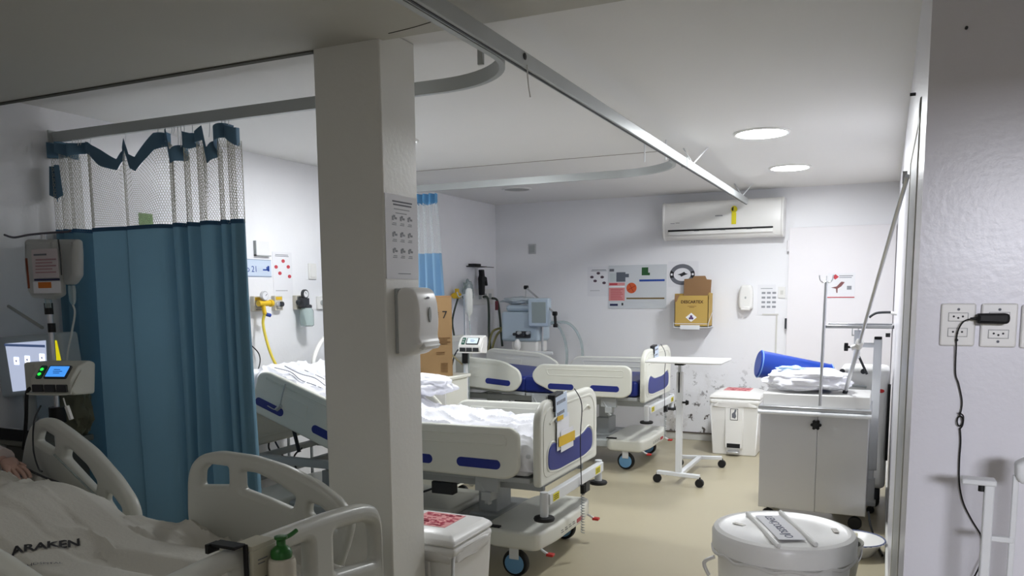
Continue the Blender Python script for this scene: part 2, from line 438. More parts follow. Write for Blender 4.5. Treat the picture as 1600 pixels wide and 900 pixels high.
def interp(tab, u):
    for (a, b), (c, d2) in zip(tab, tab[1:]):
        if u <= c: return b+(d2-b)*max(0, (u-a))/(c-a) if c > a else d2
    return tab[-1][1]
# fold line of the big curtain: (u, x, y)
pts = [(-3.985, 2.93)]
x = -3.985
fold = []
def zig(xs, amp): 
    s = 1
    for xx in xs: fold.append((xx, 2.915+s*amp)); s = -s
zig([-3.985, -3.96, -3.935, -3.90, -3.865, -3.83, -3.80], .05)
fold += [(-3.76, 2.93), (-3.72, 2.90), (-3.62, 2.893), (-3.50, 2.905), (-3.485, 2.925), (-3.47, 2.90), (-3.32, 2.888), (-3.225, 2.90), (-3.19, 2.95), (-3.16, 2.90),
         (-3.105, 2.885), (-3.085, 2.955), (-3.06, 2.90), (-3.03, 2.882), (-2.99, 2.955), (-2.965, 2.885), (-2.885, 2.875), (-2.86, 2.94), (-2.835, 2.885), (-2.80, 2.88), (-2.79, 2.95), (-2.765, 2.875), (-2.70, 2.89), (-2.745, 2.945)]
FP = smooth_path([(a, b, 0) for a, b in fold], 5)
acc = [0]
for a, b in zip(FP, FP[1:]): acc.append(acc[-1]+(b-a).length)
LEN = acc[-1]
def path1(u, f=0):
    u = min(max(u, 0), LEN); lo = np.searchsorted(acc, u); lo = min(max(int(lo), 1), len(acc)-1)
    k = (u-acc[lo-1])/max(acc[lo]-acc[lo-1], 1e-9); p = FP[lo-1].lerp(FP[lo], k)
    spread = 0.0
    return p.x, p.y
def path1b(u, f):                                                  # lower cloth: hem sways outwards a little
    x, y = path1(u); s = (x+4)/1.3
    return x+.02*f*s-.012*f*math.sin(u*9)*(.3 if x < -3.9 else 1), y+(y-2.915)*.35*f+.012*math.sin(u*5+f*3)*f
hp = [(58, 232), (70, 230), (100, 225), (115, 226), (125, 223), (140, 222), (162, 236), (187, 249), (196, 218), (200, 228), (208, 245), (222, 247), (245, 212), (262, 206), (272, 205), (278, 240), (290, 206), (300, 212), (325, 200), (332, 236), (345, 200), (358, 195), (378, 205)]
HX = []
for a, b in hp:
    q = P(a, b, 'y', 2.91); HX.append((q.x, q.z))
def ztop(u):
    x, y = path1(u); return interp(HX, x)
bc = thing('privacy_curtain', 'large blue hospital curtain with a net top, closing off the front bed', 'curtain', (-3.35, 2.915, .3))
ZN = 1.865
obj('net_panel', net(path1, 0, LEN, lambda u: ztop(u)-.05, ZN-.005, .0125, .0012), netm, bc, smooth=False, kind='stuff')
obj('cloth_panel', cloth(path1b, 0, LEN, ZN, .32, 520, 14), curt, bc, kind='raw')
def pathband(u, f):
    x, y = path1(u); return x, y-.012-.012*math.sin(u*23)
bm = cloth(pathband, 0, LEN, lambda u: ztop(u)+.004+.006*math.sin(u*31), lambda u: ztop(u)-.062-.012*math.sin(u*17), 520, 3)
obj('header_band', bm, mat('curtain_band', (92, 124, 148), .9), bc, kind='raw')
bm = cloth(lambda u, f: (-3.97+.085*u+.03*f*(u-.5), 2.86+.02*math.sin(u*6)), 0, 1, lambda u: 2.20, lambda u: 2.06-.05*(1-abs(u-.55)*1.6), 8, 4)
obj('header_flap', bm, mat('curtain_band', (92, 124, 148), .9), bc, kind='raw')
bm = B()
for k in range(1, 20):                                             # seams: the doubled hem above the cloth
    pass
obj('seam', cloth(lambda u, f: (path1(u)[0], path1(u)[1]-.004), 0, LEN, ZN+.012, ZN-.008, 400, 1), mat('curtain_seam', (58, 96, 128), .9), bc, kind='raw')
for px in (69, 74, 81, 86, 90, 97, 112, 117, 122, 126, 141, 196, 247, 269, 273, 278, 283, 288, 301, 328, 347, 352, 358):
    q = P(px, 205, 'y', 2.915); zt = interp(HX, q.x)
    zt = min(zt, ZR-.012)
    obj('curtain_hook', tb([(q.x, 2.915, ZR+.004), (q.x+.003, 2.912, (ZR+zt)/2), (q.x, 2.908, zt-.012)], .0018, 6, 3), wmetal, bc)
# the far curtain, gathered
fold2 = []; s = 1; x = -3.60
while x < -3.21: fold2.append((x, 5.60+s*.045, 0)); s = -s; x += .028
FP2 = smooth_path(fold2, 4); acc2 = [0]
for a, b in zip(FP2, FP2[1:]): acc2.append(acc2[-1]+(b-a).length)
def path2(u, f=0):
    u = min(max(u, 0), acc2[-1]); lo = min(max(int(np.searchsorted(acc2, u)), 1), len(acc2)-1)
    k = (u-acc2[lo-1])/max(acc2[lo]-acc2[lo-1], 1e-9); p = FP2[lo-1].lerp(FP2[lo], k); return p.x, p.y
def path2b(u, f):
    x, y = path2(u); return -3.4+(x+3.4)*(1+.75*f), 5.6+(y-5.6)*(1+.3*f)
fc = thing('privacy_curtain', 'light blue gathered curtain hanging behind the pillar beside the cardboard box', 'curtain', (-3.4, 5.6, .5))
obj('net_panel', net(lambda u, f=0: (-3.4+(path2(u)[0]+3.4)*(1+.2*f), path2(u)[1]), 0, acc2[-1], lambda u: 2.24, 1.84, .02, .0010), mat('pale_net', (206, 212, 216), .8), fc, smooth=False, kind='stuff')
obj('cloth_panel', cloth(lambda u, f: (-3.4+(path2(u)[0]+3.4)*(1.2+.5*f), 5.6+(path2(u)[1]-5.6)*(1+.3*f)), 0, acc2[-1], 1.845, .5, 220, 8), curt2, fc, kind='raw')
obj('header_band', cloth(lambda u, f: (path2(u)[0], path2(u)[1]*1.0), 0, acc2[-1], 2.31, lambda u: 2.235+.012*math.sin(u*40), 200, 2), mat('curtain_blue_band', (92, 150, 196), .9), fc, kind='raw')
# ------------------------------------------------------------------ electric beds (middle and far): origin on the floor under the footboard
XZ = lambda y: FR((0, y, 0), (1, 0, 0), (0, 0, 1))                # u=x, v=z
YZ = lambda x: FR((x, 0, 0), (0, 1, 0), (0, 0, 1))                # u=y, v=z, normal +x
def stadium(u0, u1, v, h):
    r = h/2; return disc_pts(u1-r, v, r, None, 10, -PI/2, PI/2)+disc_pts(u0+r, v, r, None, 10, PI/2, 3*PI/2)
def frame_line(outer, w, frame, thick=.006):                       # raised border following an outline
    c = Vector((sum(p[0] for p in outer)/len(outer), sum(p[1] for p in outer)/len(outer)))
    sx = max(abs(p[0]-c.x) for p in outer); sy = max(abs(p[1]-c.y) for p in outer)
    inner = [(c.x+(p[0]-c.x)*(1-w/sx), c.y+(p[1]-c.y)*(1-w/sy)) for p in outer]
    return plate([outer, inner], thick, thick*.45, frame)
FOOT_RAIL = rpoly([(-1.0, .735), (-.93, .828), (-.13, .835), (-.085, .80), (-.085, .60), (-.15, .558), (-.74, .56), (-.97, .66)], [.05, .09, .05, .06, .06, .05, .09, .06])
HEAD_RAIL = rpoly([(-1.93, .56), (-1.93, .80), (-1.86, .835), (-1.30, .835), (-1.13, .76), (-1.10, .66), (-1.16, .57), (-1.25, .555)], [.05, .06, .06, .12, .1, .08, .06, .04])
def electric_bed(label, loc, lift, tilt, mattress, group, sheeted):
    t = local_thing('hospital_bed', label, 'bed', loc, group)
    Z = lift
    # base covers, spine, lift columns, frame
    for nm, x0, x1 in (('foot', -.36, .02), ('head', -2.08, -1.72)):
        o = rpoly([(x0, -.30), (x0+.06, -.42), (x1-.03, -.42), (x1, -.2), (x1, .2), (x1-.03, .42), (x0+.06, .42), (x0, .30)], .05)
        obj('base_cover', plate([o], .10, .02, FR((0, 0, .215), (1, 0, 0), (0, 1, 0)), 3), plast, t)
    bm = box(B(), (-1.8, -.33, .17), (-.3, .33, .245)); obj('chassis', bm, gplas, t, bevel=.015)
    obj('chassis_cover', bx((-1.45, -.26, .24), (-.62, .26, .285)), plast, t, bevel=.02, seg=3)
    for x in (-.46, -1.6):
        bm = box(B(), (x-.06, -.10, .22), (x+.06, .10, .40)); box(bm, (x-.045, -.08, .38), (x+.045, .08, .50+Z)); obj('lift_column', bm, framg, t, bevel=.008)
        obj('column_boot', bx((x-.10, -.15, .235), (x+.10, .15, .262)), gplas, t, bevel=.01)
    bm = B()
    for y in (-.30, .30): box(bm, (-2.02, y-.02, .47+Z), (-.02, y+.02, .52+Z))
    for x in (-2.0, -1.6, -1.1, -.46, -.06): box(bm, (x-.02, -.30, .475+Z), (x+.02, .30, .515+Z))
    obj('bed_frame', bm, framg, t, bevel=.004)
    obj('actuator', merge(cy((-1.35, -.05, .42+Z), (-.75, -.05, .44+Z), .03), bx((-.80, -.10, .40+Z), (-.66, 0, .49+Z))), dark, t)
    for x in (-.95, -.30):                                         # rail latches below the near side rail
        bm = B()
        box(bm, (x-.07, -.43, .47+Z), (x+.07, -.40, .55+Z)); cyl(bm, (x-.05, -.42, .52+Z), (x+.02, -.43, .40+Z), .012)
        box(bm, (x-.03, -.44, .42+Z), (x+.03, -.36, .47+Z)); cyl(bm, (x, -.41, .40+Z), (x, -.41, .53+Z), .02)
        obj('rail_latch', bm, framg, t, bevel=.003)
    obj('control_box', bx((-.72, -.30, .39+Z), (-.58, -.24, .46+Z)), dark, t, bevel=.005)
    obj('bed_cable', tb([(-.7, -.28, .42+Z), (-.85, -.34, .38+Z), (-1.0, -.36, .45+Z), (-1.15, -.33, .40+Z), (-1.3, -.3, .46+Z)], .006), dark, t)
    # platform and tilting backrest
    hx, hz = -1.08, .55+Z
    R = Matrix.Translation((hx, 0, hz)) @ Matrix.Rotation(math.radians(tilt), 4, 'Y') @ Matrix.Translation((-hx, 0, -hz))
    obj('sleeping_platform', bx((-1.08, -.42, .53+Z), (-.05, .42, .56+Z)), framg, t, bevel=.004)
    obj('backrest_platform', bx((-1.98, -.42, .53+Z), (-1.09, .42, .56+Z), R), framg, t, bevel=.004)
    if tilt > 10:
        obj('backrest_strut', merge(cy((-1.75, -.2, .53+Z), (R @ Vector((-1.85, -.2, .53+Z))), .012), cy((-1.2, -.25, .50+Z), (R @ Vector((-1.75, -.25, .53+Z))), .014)), dark, t)
    if mattress:
        m = rpoly([(-1.06, -.43), (-1.06, .43), (-.04, .43), (-.04, -.43)], .03)
        bm = box(B(), (-1.10, -.425, .565+Z), (-.05, .425, .70+Z)); obj('mattress', bm, mattress, t, bevel=.03, seg=4)
        obj('mattress_head', bx((-2.02, -.425, .565+Z), (-1.09, .425, .70+Z), R), mattress, t, bevel=.03, seg=4)
    # footboard and headboard
    fo = rpoly([(-.45, .52), (-.45, .90), (-.36, .965), (.36, .965), (.45, .90), (.45, .52)], [.03, .08, .12, .12, .08, .03])
    MZ = Matrix.Translation((0, 0, Z))
    f = obj('footboard', plate([fo], .045, .016, MZ @ YZ(0), 3), plast, t)
    obj('raised_border', frame_line(rpoly([(-.41, .56), (-.41, .87), (-.34, .93), (.34, .93), (.41, .87), (.41, .56)], .07), .022, MZ @ YZ(.022)), plast, f)
    smile = rpoly([(-.345, .70), (-.35, .60), (-.22, .575), (.22, .575), (.35, .60), (.345, .70), (.28, .735), (.15, .70), (-.15, .70), (-.28, .735)], [.04, .05, .08, .08, .05, .04, .03, .08, .08, .03])
    obj('blue_insert', plate([smile], .012, .003, MZ @ YZ(.022)), blue, f)
    obj('insert_border', frame_line(rpoly([(p[0]*1.05, .655+(p[1]-.655)*1.18) for p in smile], 0), .012, MZ @ YZ(.023), .008), plast, f)
    for y in (-.25, .25):
        obj('grip', tb([(.022, y-.07, .84+Z), (.030, y, .865+Z), (.022, y+.07, .84+Z)], .006), plast, f)
    h = obj('headboard', plate([rpoly([(-.45, .55), (-.45, .93), (-.33, 1.03), (.33, 1.03), (.45, .93), (.45, .55)], [.03, .1, .14, .14, .1, .03])], .045, .016, MZ @ YZ(-2.09), 3), plast, t)
    obj('raised_border', frame_line(rpoly([(-.40, .60), (-.40, .92), (-.33, .98), (.33, .98), (.40, .92), (.40, .60)], .07), .022, MZ @ YZ(-2.067)), plast, h)
    # side rails
    for s in (-1, 1):
        y = s*.465
        r = obj('side_rail', plate([FOOT_RAIL], .036, .013, MZ @ XZ(y), 3), plast, t)
        oy = y-.0185*1 if s < 0 else y-.0185
        for u0, u1 in ((-.84, -.60), (-.45, -.19)):
            obj('blue_insert', plate([stadium(u0, u1, .635, .052)], .006, .002, MZ @ XZ(y-.018)), blue, r)
        obj('raised_border', frame_line(rpoly([(-.86, .79), (-.15, .795), (-.15, .735), (-.84, .73)], .02), .008, MZ @ XZ(y-.018)), plast, r)
        q = obj('head_side_rail', plate([HEAD_RAIL], .036, .013, MZ @ XZ(y), 3), plast, t); q.data.transform(R)
        for u0, u1 in ((-1.90, -1.68), (-1.46, -1.21)):
            b = obj('blue_insert', plate([stadium(u0, u1, .635, .052)], .006, .002, MZ @ XZ(y-.018)), blue, q); b.data.transform(R)
        b = obj('control_panel', plate([rpoly([(-1.70, .66), (-1.70, .75), (-1.52, .75), (-1.52, .66)], .01)], .006, .002, MZ @ XZ(y-.018)), plast, q); b.data.transform(R)
        b = obj('raised_border', frame_line(rpoly([(-1.86, .785), (-1.32, .785), (-1.32, .80), (-1.86, .80)], .004), .004, MZ @ XZ(y-.018)), plast, q); b.data.transform(R)
    # bumper bar with posts and buffers
    bb = obj('bumper_bar', bx((.03, -.42, .43+Z), (.065, .45, .49+Z)), wmetal, t, bevel=.004)
    for y in (-.38, .30):
        obj('yellow_label', bx((.0655, y, .44+Z), (.0665, y+.085, .48+Z)), yellab, bb)
        obj('label_print', fr_boxes(YZ(0), [(y+.01, .447+Z+k*.01, y+.075, .451+Z+k*.01) for k in range(3)], .0667, .0672), ink, bb)
    for y in (-.43, .44):
        pz = obj('buffer_post', cy((.035, y, .37+Z), (.035, y, .50+Z), .022), wmetal, t)
        obj('buffer', la([(.012, .372+Z), (.052, .368+Z), (.056, .36+Z), (.052, .350+Z), (.01, .348+Z)], (.035, y, 0)), black, pz)
    # handset plug box and coiled cord
    obj('socket_box', bx((.03, .16, .36+Z), (.055, .23, .43+Z)), dark, t, bevel=.003)
    cpts = []
    for k in range(15*10+1):
        a = k/10*2*PI; cpts.append((.082+.010*math.cos(a), .03+.010*math.sin(a), .40+Z-.0+(-.0016*k)))
    c = obj('coiled_cord', tb(cpts, .0028, 5, 0), gplas, t)
    obj('cord_hanger', tb([(.03, .03, .99+Z), (.074, .03, .90+Z), (.07, .02, .70+Z), (.075, .03, .40+Z)], .003, 6), dark, c)
    obj('plug', cy((.08, .03, .44+Z), (.082, .03, .39+Z), .014), black, c)
    # castors and brake pedals
    for x in (-.16, -1.9):
        for y in (-.36, .36):
            w = obj('castor_fork', merge(bx((x-.028, y-.032, .10), (x+.028, y-.024, .20)), bx((x-.028, y+.024, .10), (x+.028, y+.032, .20)), bx((x-.03, y-.032, .165), (x+.03, y+.032, .20))), wmetal, t, bevel=.004)
            obj('wheel', la([(.045, -.022), (.07, -.020), (.075, -.010), (.075, .010), (.07, .020), (.045, .022)], (x, y, .075), 28, 'y'), black, w)
            obj('wheel_disc', merge(la([(.056, -.027), (.056, -.0245)], (x, y, .075), 24, 'y'), la([(.056, .0245), (.056, .027)], (x, y, .075), 24, 'y')), wheelb, w)
    for s in (-1, 1):
        bpd = obj('brake_pedal', tb([(-.04, s*.36, .19), (.0, s*.37, .165), (.03, s*.37, .15)], .007), wmetal, t)
        obj('pedal_tip', bx((.025, s*.37-.018, .14), (.065, s*.37+.018, .155)), red, bpd, bevel=.004)
    bp = obj('base_print', fr_boxes(YZ(0), [(.10+k*.02, .19, .113+k*.02, .215) for k in range(5)], .0205, .0215), inkr, t)
    obj('base_print', fr_boxes(YZ(0), [(-.15+k*.06, .20, -.11+k*.06, .203) for k in range(4)]+[(-.15+k*.06, .212, -.12+k*.06, .215) for k in range(4)], .0205, .0215), ink, t)
    obj('base_handle', bx((-.33, -.40, .266), (-.24, -.37, .276)), black, t, bevel=.004)
    return t, R
BX, BY = -1.6, 4.18
bedB, RB = electric_bed('middle electric bed with white sheets and raised head end, beside the pillar', (BX, BY, 0), 0.0, 19, mat('pale_mattress', (206, 208, 214), .6), 'electric hospital beds', True)
CX2, CY2 = -1.82, 6.95
bedC, RC = electric_bed('far electric bed with a bare blue vinyl mattress, by the back wall', (CX2, CY2, 0), .075, 4, bluem, 'electric hospital beds', False)

def fold_noise(x, y, s=1., seed=0):
    v = 0
    p = Vector((x*3.1*s+seed, y*4.3*s, seed)); v += abs(noise.noise(p))*.5
    p = Vector((x*7*s+y*3, y*8*s-x*2, seed+4)); v += (1-abs(noise.noise(p))*2)**3*.22
    return v
def sheet_mesh(x0, x1, y0, y1, nx, ny, hf):
    bm = B(); G = []
    for j in range(ny+1):
        row = []
        for i in range(nx+1):
            row.append(bm.verts.new(hf(x0+(x1-x0)*i/nx, y0+(y1-y0)*j/ny)))
        G.append(row)
    for j in range(ny):
        for i in range(nx): bm.faces.new((G[j][i], G[j][i+1], G[j+1][i+1], G[j+1][i]))
    return bm
def hB(x, y):                                                      # world coordinates over the middle bed
    z = .735
    hinge = BX-1.08
    z += max(0, hinge-x+.05)*math.tan(math.radians(19))*.97
    z += .13*fold_noise(x, y, 1.0, 3)
    z += .05*math.exp(-((x+2.55)**2+(y-4.3)**2)/.06)
    px, py = x, y
    e = .0
    for d, ax in ((BX-.045-x, 'x'), (y-(BY-.42), 'y'), ((BY+.42)-y, 'y')):
        if d < .05:
            k = max(0, min(1, (.05-d)/.09)); z -= .17*k*k+(.05*k if ax == 'x' else 0)
    z = max(z, .60)
    px = min(px, BX-.028-.008*math.sin(y*30)); py = max(py, BY-.437+.003*math.sin(x*40)); py = min(py, BY+.437)
    return Vector((px, py, z))
sb = obj('bed_sheet', sheet_mesh(BX-1.98, BX+.03, BY-.49, BY+.49, 200, 110, hB), sheet, None)
tag(sb, 'rumpled white sheet spread over the middle bed', 'bed sheet')
# pillow-like bundle of linen at the back of the middle bed
def blob(c, r, seed, amp=.25, n=3, sq=1.0):
    bm = B(); bmesh.ops.create_icosphere(bm, subdivisions=n+1, radius=1)
    for v in bm.verts:
        d = v.co.normalized(); k = 1+amp*(noise.noise(d*2.2+Vector((seed, 0, 0)))+.5*noise.noise(d*5+Vector((0, seed, 0))))
        q = Vector([math.copysign(abs(a)**sq, a) for a in d]); v.co = Vector((c[0]+q.x*r[0]*k, c[1]+q.y*r[1]*k, c[2]+q.z*r[2]*k))
    return bm
o = obj('linen_bundle', blob((-2.72, 4.52, .93), (.20, .10, .07), 5, .22, 4), sheet); tag(o, 'crumpled bundle of white linen on the far edge of the middle bed', 'linen')

# chart holders and tags on the two footboards
def clipboard(label, x, y, z, rot, s=1.0):
    t = thing('chart_holder', label, 'clipboard', (x, y, z))
    F = Matrix.Translation((x, y, z)) @ Matrix.Rotation(rot, 4, 'X') @ YZ(0)
    obj('plate', fr_boxes(F, [(-.085*s, -.12*s, .085*s, .02*s)], .004, .008), paperb, t, bevel=.001)
    obj('printed_text', fr_boxes(F, [(-.065*s+k*.022*s, -.03*s, -.052*s+k*.022*s, -.012*s) for k in range(6)]+[(-.065*s+k*.022*s, -.09*s, -.052*s+k*.022*s, -.072*s) for k in range(5)], .0082, .0088), inkg, t)
    obj('clamp', fr_boxes(F, [(-.10*s, -.06*s, -.085*s, .03*s), (-.10*s, .015*s, .03*s, .03*s)], -.03, .010), dark, t, bevel=.002)
    return t
clipboard('pale blue tag plate clamped on the footboard of the middle bed', BX+.025, 4.00, .965, .08)
clipboard('small white tag plate clamped on the footboard of the far bed', CX2+.025, 6.83, 1.045, .08, .75)
t = thing('paper_tag', 'white and yellow paper tags taped on the blue panel of the middle bed', 'paper', (BX+.03, 4.02, .75))
F = YZ(BX+.031)
obj('sheet', fr_boxes(F, [(3.94, .68, 4.12, .87)], 0, .0015), paper, t)
obj('sheet', fr_boxes(F @ Matrix.Rotation(.02, 4, 'Z'), [(4.00, .585, 4.19, .70)], .004, .0055), paper, t)
obj('yellow_print', fr_boxes(F, [(3.955, .70, 4.20, .755), (3.93, .845, 4.02, .87)], .0062, .007), yellow, t)

# ------------------------------------------------------------------ front bed (moulded cream rails)
AY0, AY1, AXF = 1.16, 2.10, -1.5
t = thing('hospital_bed', 'front bed with moulded cream side rails and raised head end, bottom left', 'bed', (-2.5, 1.63, 0))
bedA = t
def rz(pts, y): return [(P(a, b, 'y', y).x, P(a, b, 'y', y).z) for a, b in pts]
def rx(pts, x): return [(P(a, b, 'x', x).y, P(a, b, 'x', x).z) for a, b in pts]
yR = 2.13
ft = rz([(298, 800), (298, 745), (304, 722), (318, 709), (345, 704), (400, 712), (450, 728), (500, 753), (535, 781), (551, 806), (553, 824), (547, 850), (535, 885)], yR)
ft = rpoly(ft+[(ft[-1][0]-.04, .52), (ft[0][0]+.03, .50)], .03, 4)
h1 = rpoly(rz([(319, 757), (320, 735), (331, 724), (362, 728), (363, 757)], yR), .012)
h2 = rpoly(rz([(383, 763), (382, 735), (405, 738), (440, 755), (467, 775), (461, 795), (420, 777)], yR), .012)
h3 = rpoly(rz([(486, 800), (488, 784), (505, 790), (528, 812), (532, 830), (510, 826)], yR), .012)
r = obj('side_rail', plate([ft, h1, h2, h3], .05, .02, XZ(yR), 4), plasA, t)
hd = rz([(36, 745), (45, 690), (53, 664), (68, 652), (86, 654), (112, 672), (150, 702), (188, 745), (211, 780), (219, 805), (216, 840)], yR)
hd = rpoly(hd+[(hd[-1][0]-.05, .55), (hd[0][0]+.06, .66)], .03, 4)
g1 = rpoly(rz([(64, 688), (68, 674), (76, 672), (92, 682), (92, 698), (88, 703)], yR), .01)
g2 = rpoly(rz([(107, 715), (110, 700), (118, 703), (143, 727), (158, 752), (155, 767)], yR), .012)
g3 = rpoly(rz([(170, 782), (174, 768), (182, 773), (196, 792), (197, 806), (186, 806)], yR), .01)
obj('head_side_rail', plate([hd, g1, g2, g3], .05, .02, XZ(yR), 4), plasA, t)
# near-side rails mirrored on the side towards the camera
n1 = obj('side_rail', r.data.copy(), plasA, None); n1.parent = t; n1.data.transform(Matrix.Translation((0, AY0-.03-yR, 0)))
q = [o for o in kids(t) if o.name.startswith('head_side_rail')][0]
n2 = obj('head_side_rail', q.data.copy(), plasA, None); n2.parent = t; n2.data.transform(Matrix.Translation((0, AY0-.03-yR, 0)))
# footboard: rounded moulded frame with hand openings
top = [(1.10, .86), (1.3, .875), (1.46, .882), (1.65, .884), (1.85, .880), (1.98, .872), (2.07, .862), (2.13, .84), (2.155, .80), (2.16, .74), (2.16, .50), (1.06, .50), (1.06, .80)]
fo = rpoly(top, [.03, .05, .05, .05, .05, .05, .05, .03, .03, .03, .05, .05, .05])
hA = rpoly([(1.60, .73), (1.60, .825), (1.79, .822), (1.79, .71)], .02)
hB2 = rpoly([(1.90, .69), (1.90, .82), (2.06, .806), (2.115, .78), (2.12, .66)], [.02, .02, .03, .03, .02])
hC = rpoly([(1.12, .73), (1.13, .81), (1.50, .83), (1.50, .735)], .02)
obj('footboard', plate([fo, hC, hA, hB2], .055, .024, YZ(AXF), 4), plasA, t)
obj('rib', plate([rpoly([(1.15, .60), (1.15, .64), (2.05, .62), (2.05, .58)], .015)], .066, .008, YZ(AXF)), plasA, t)
hbm = rpoly([(1.08, .5), (1.08, .98), (1.2, 1.06), (2.06, 1.06), (2.16, .98), (2.16, .5)], .08)
obj('headboard', plate([hbm], .05, .02, YZ(-3.85), 3), plasA, t)
bm = B()
for y in (1.22, 2.04): box(bm, (-3.8, y-.025, .36), (-1.53, y+.025, .42))
for x in (-3.75, -2.7, -1.6): box(bm, (x-.03, 1.22, .365), (x+.03, 2.04, .415))
obj('bed_frame', bm, framg, t, bevel=.004)
obj('sleeping_platform', bx((-2.62, 1.2, .42), (-1.55, 2.07, .45)), framg, t)
Ra = Matrix.Translation((-2.62, 0, .45)) @ Matrix.Rotation(math.radians(20), 4, 'Y') @ Matrix.Translation((2.62, 0, -.45))
obj('backrest_platform', bx((-3.6, 1.2, .42), (-2.63, 2.07, .45), Ra), framg, t)
obj('mattress', bx((-2.65, 1.18, .45), (-1.56, 2.085, .60)), mat('front_mattress', (70, 90, 120), .6), t, bevel=.03, seg=3)
obj('mattress_head', bx((-3.62, 1.18, .45), (-2.6, 2.085, .60), Ra), mat('front_mattress', (70, 90, 120), .6), t, bevel=.03, seg=3)
for x in (-3.6, -1.75):
    for y in (1.3, 1.98):
        l = obj('leg', bx((x-.03, y-.03, .12), (x+.03, y+.03, .37)), framg, t, bevel=.005)
        obj('wheel', la([(.03, -.018), (.055, -.015), (.0625, 0), (.055, .015), (.03, .018)], (x, y, .0625), 24, 'y'), black, l)
obj('rail_knob', merge(la([(.001, -.05), (.024, -.045), (.028, -.03), (.028, 0)], (-2.30, yR-.02, .60), 20, 'y'), la([(.001, -.05), (.024, -.045), (.028, -.03), (.028, 0)], (-2.95, yR-.02, .745), 20, 'y')), plasA, t)

# patient lying under the cover, head towards the left wall
def skinned(name, verts, edges, m, parent, root=0, sub=2):
    me = bpy.data.meshes.new(name); me.from_pydata([v[:3] for v in verts], edges, []); me.materials.append(m)
    o = bpy.data.objects.new(name, me); COL.objects.link(o)
    off = ROOT_LOC.get(parent.name, Vector()) if parent else Vector()
    me.transform(Matrix.Translation(-off)); o.parent = parent
    s = o.modifiers.new('skin', 'SKIN'); s.use_smooth_shade = True
    sv = me.skin_vertices[0].data
    for i, v in enumerate(verts):
        r = v[3]; sv[i].radius = (r, r) if not isinstance(r, tuple) else r
        sv[i].use_root = (i == root)
    ss = o.modifiers.new('sub', 'SUBSURF'); ss.levels = sub; ss.render_levels = sub
    return o
pt = thing('person', 'person lying in the front bed under a sheet, one forearm with a sensor cable showing', 'person', (-2.75, 1.62, .72))
V = [(-2.74, 1.62, .675, .085), (-2.95, 1.62, .76, .11), (-3.17, 1.62, .87, .13), (-3.33, 1.62, .94, .075), (-3.40, 1.62, .985, .055),
     (-3.47, 1.62, 1.02, .08), (-3.56, 1.62, 1.06, .092), (-3.64, 1.62, 1.09, .065),
     (-3.34, 1.80, .94, .055), (-3.36, 1.93, .91, .045), (-3.27, 1.97, .915, .040), (-3.15, 1.96, .90, .028), (-3.10, 1.95, .895, .026),
     (-3.27, 1.44, .90, .058), (-3.12, 1.36, .78, .046), (-2.97, 1.35, .68, .038), (-2.80, 1.36, .635, .028), (-2.74, 1.36, .628, .026),
     (-2.62, 1.72, .655, .070), (-2.38, 1.75, .655, .062), (-2.16, 1.76, .655, .052), (-1.95, 1.76, .645, .045), (-1.78, 1.76, .64, .035), (-1.73, 1.77, .67, .03),
     (-2.62, 1.52, .655, .070), (-2.38, 1.50, .655, .062), (-2.16, 1.48, .655, .052), (-1.95, 1.48, .645, .045), (-1.78, 1.48, .64, .035), (-1.73, 1.47, .67, .03)]
E_ = [(0, 1), (1, 2), (2, 3), (3, 4), (4, 5), (5, 6), (6, 7), (2, 8), (8, 9), (9, 10), (10, 11), (11, 12), (2, 13), (13, 14), (14, 15), (15, 16), (16, 17),
      (0, 18), (18, 19), (19, 20), (20, 21), (21, 22), (22, 23), (0, 24), (24, 25), (25, 26), (26, 27), (27, 28), (28, 29)]
body = skinned('body', V, E_, skin, pt)
def hand(name, wrist, dirv, side, parent):
    w = Vector(wrist); d = Vector(dirv).normalized(); s = Vector(side).normalized(); up = d.cross(s)
    if up.z < 0: up = -up
    verts = [tuple(w)+(.026,), tuple(w+d*.045)+((.034),)]; edges = [(0, 1)]
    for k, (off, ln) in enumerate(((-.032, .066), (-.011, .078), (.011, .074), (.031, .058))):
        b = len(verts); base = w+d*.082+s*off*.95
        verts += [tuple(base)+(.0098,), tuple(base+d*ln*.5-up*.004+s*off*.12)+(.0090,), tuple(base+d*ln*.85-up*.022+s*off*.15)+(.0080,)]
        edges += [(1, b), (b, b+1), (b+1, b+2)]
    b = len(verts)
    verts += [tuple(w+d*.035-s*.038-up*.006)+(.012,), tuple(w+d*.065-s*.058-up*.012)+(.0095,)]; edges += [(1, b), (b, b+1)]
    return skinned(name, verts, edges, skin, parent, 0, 2)
hand('hand', (-3.10, 1.95, .895), (1, -.1, -.35), (0, -1, 0), pt)
hand('hand', (-2.74, 1.36, .628), (1, .0, -.0), (0, 1, 0), pt)
obj('hair', blob((-3.60, 1.62, 1.10), (.085, .09, .085), 3, .08), hair, pt)
fb = B()
for s in (-1, 1): 
    bmesh.ops.create_uvsphere(fb, u_segments=12, v_segments=8, radius=.012, matrix=Matrix.Translation((-3.505, 1.62+s*.03, 1.125)))
obj('eyes', fb, mat('eye', (60, 46, 40), .3), pt)
obj('nose', blob((-3.485, 1.62, 1.125), (.022, .013, .022), 1, .05), skin, pt)
obj('mouth', tb([(-3.455, 1.60, 1.098), (-3.45, 1.62, 1.102), (-3.455, 1.64, 1.098)], .005), mat('lips', (170, 104, 96), .5), pt)
obj('forearm_dressing', tube(B(), [(-3.28, 1.965, .915), (-3.20, 1.968, .908), (-3.11, 1.955, .897)], .044, 16, 4), gown, pt)
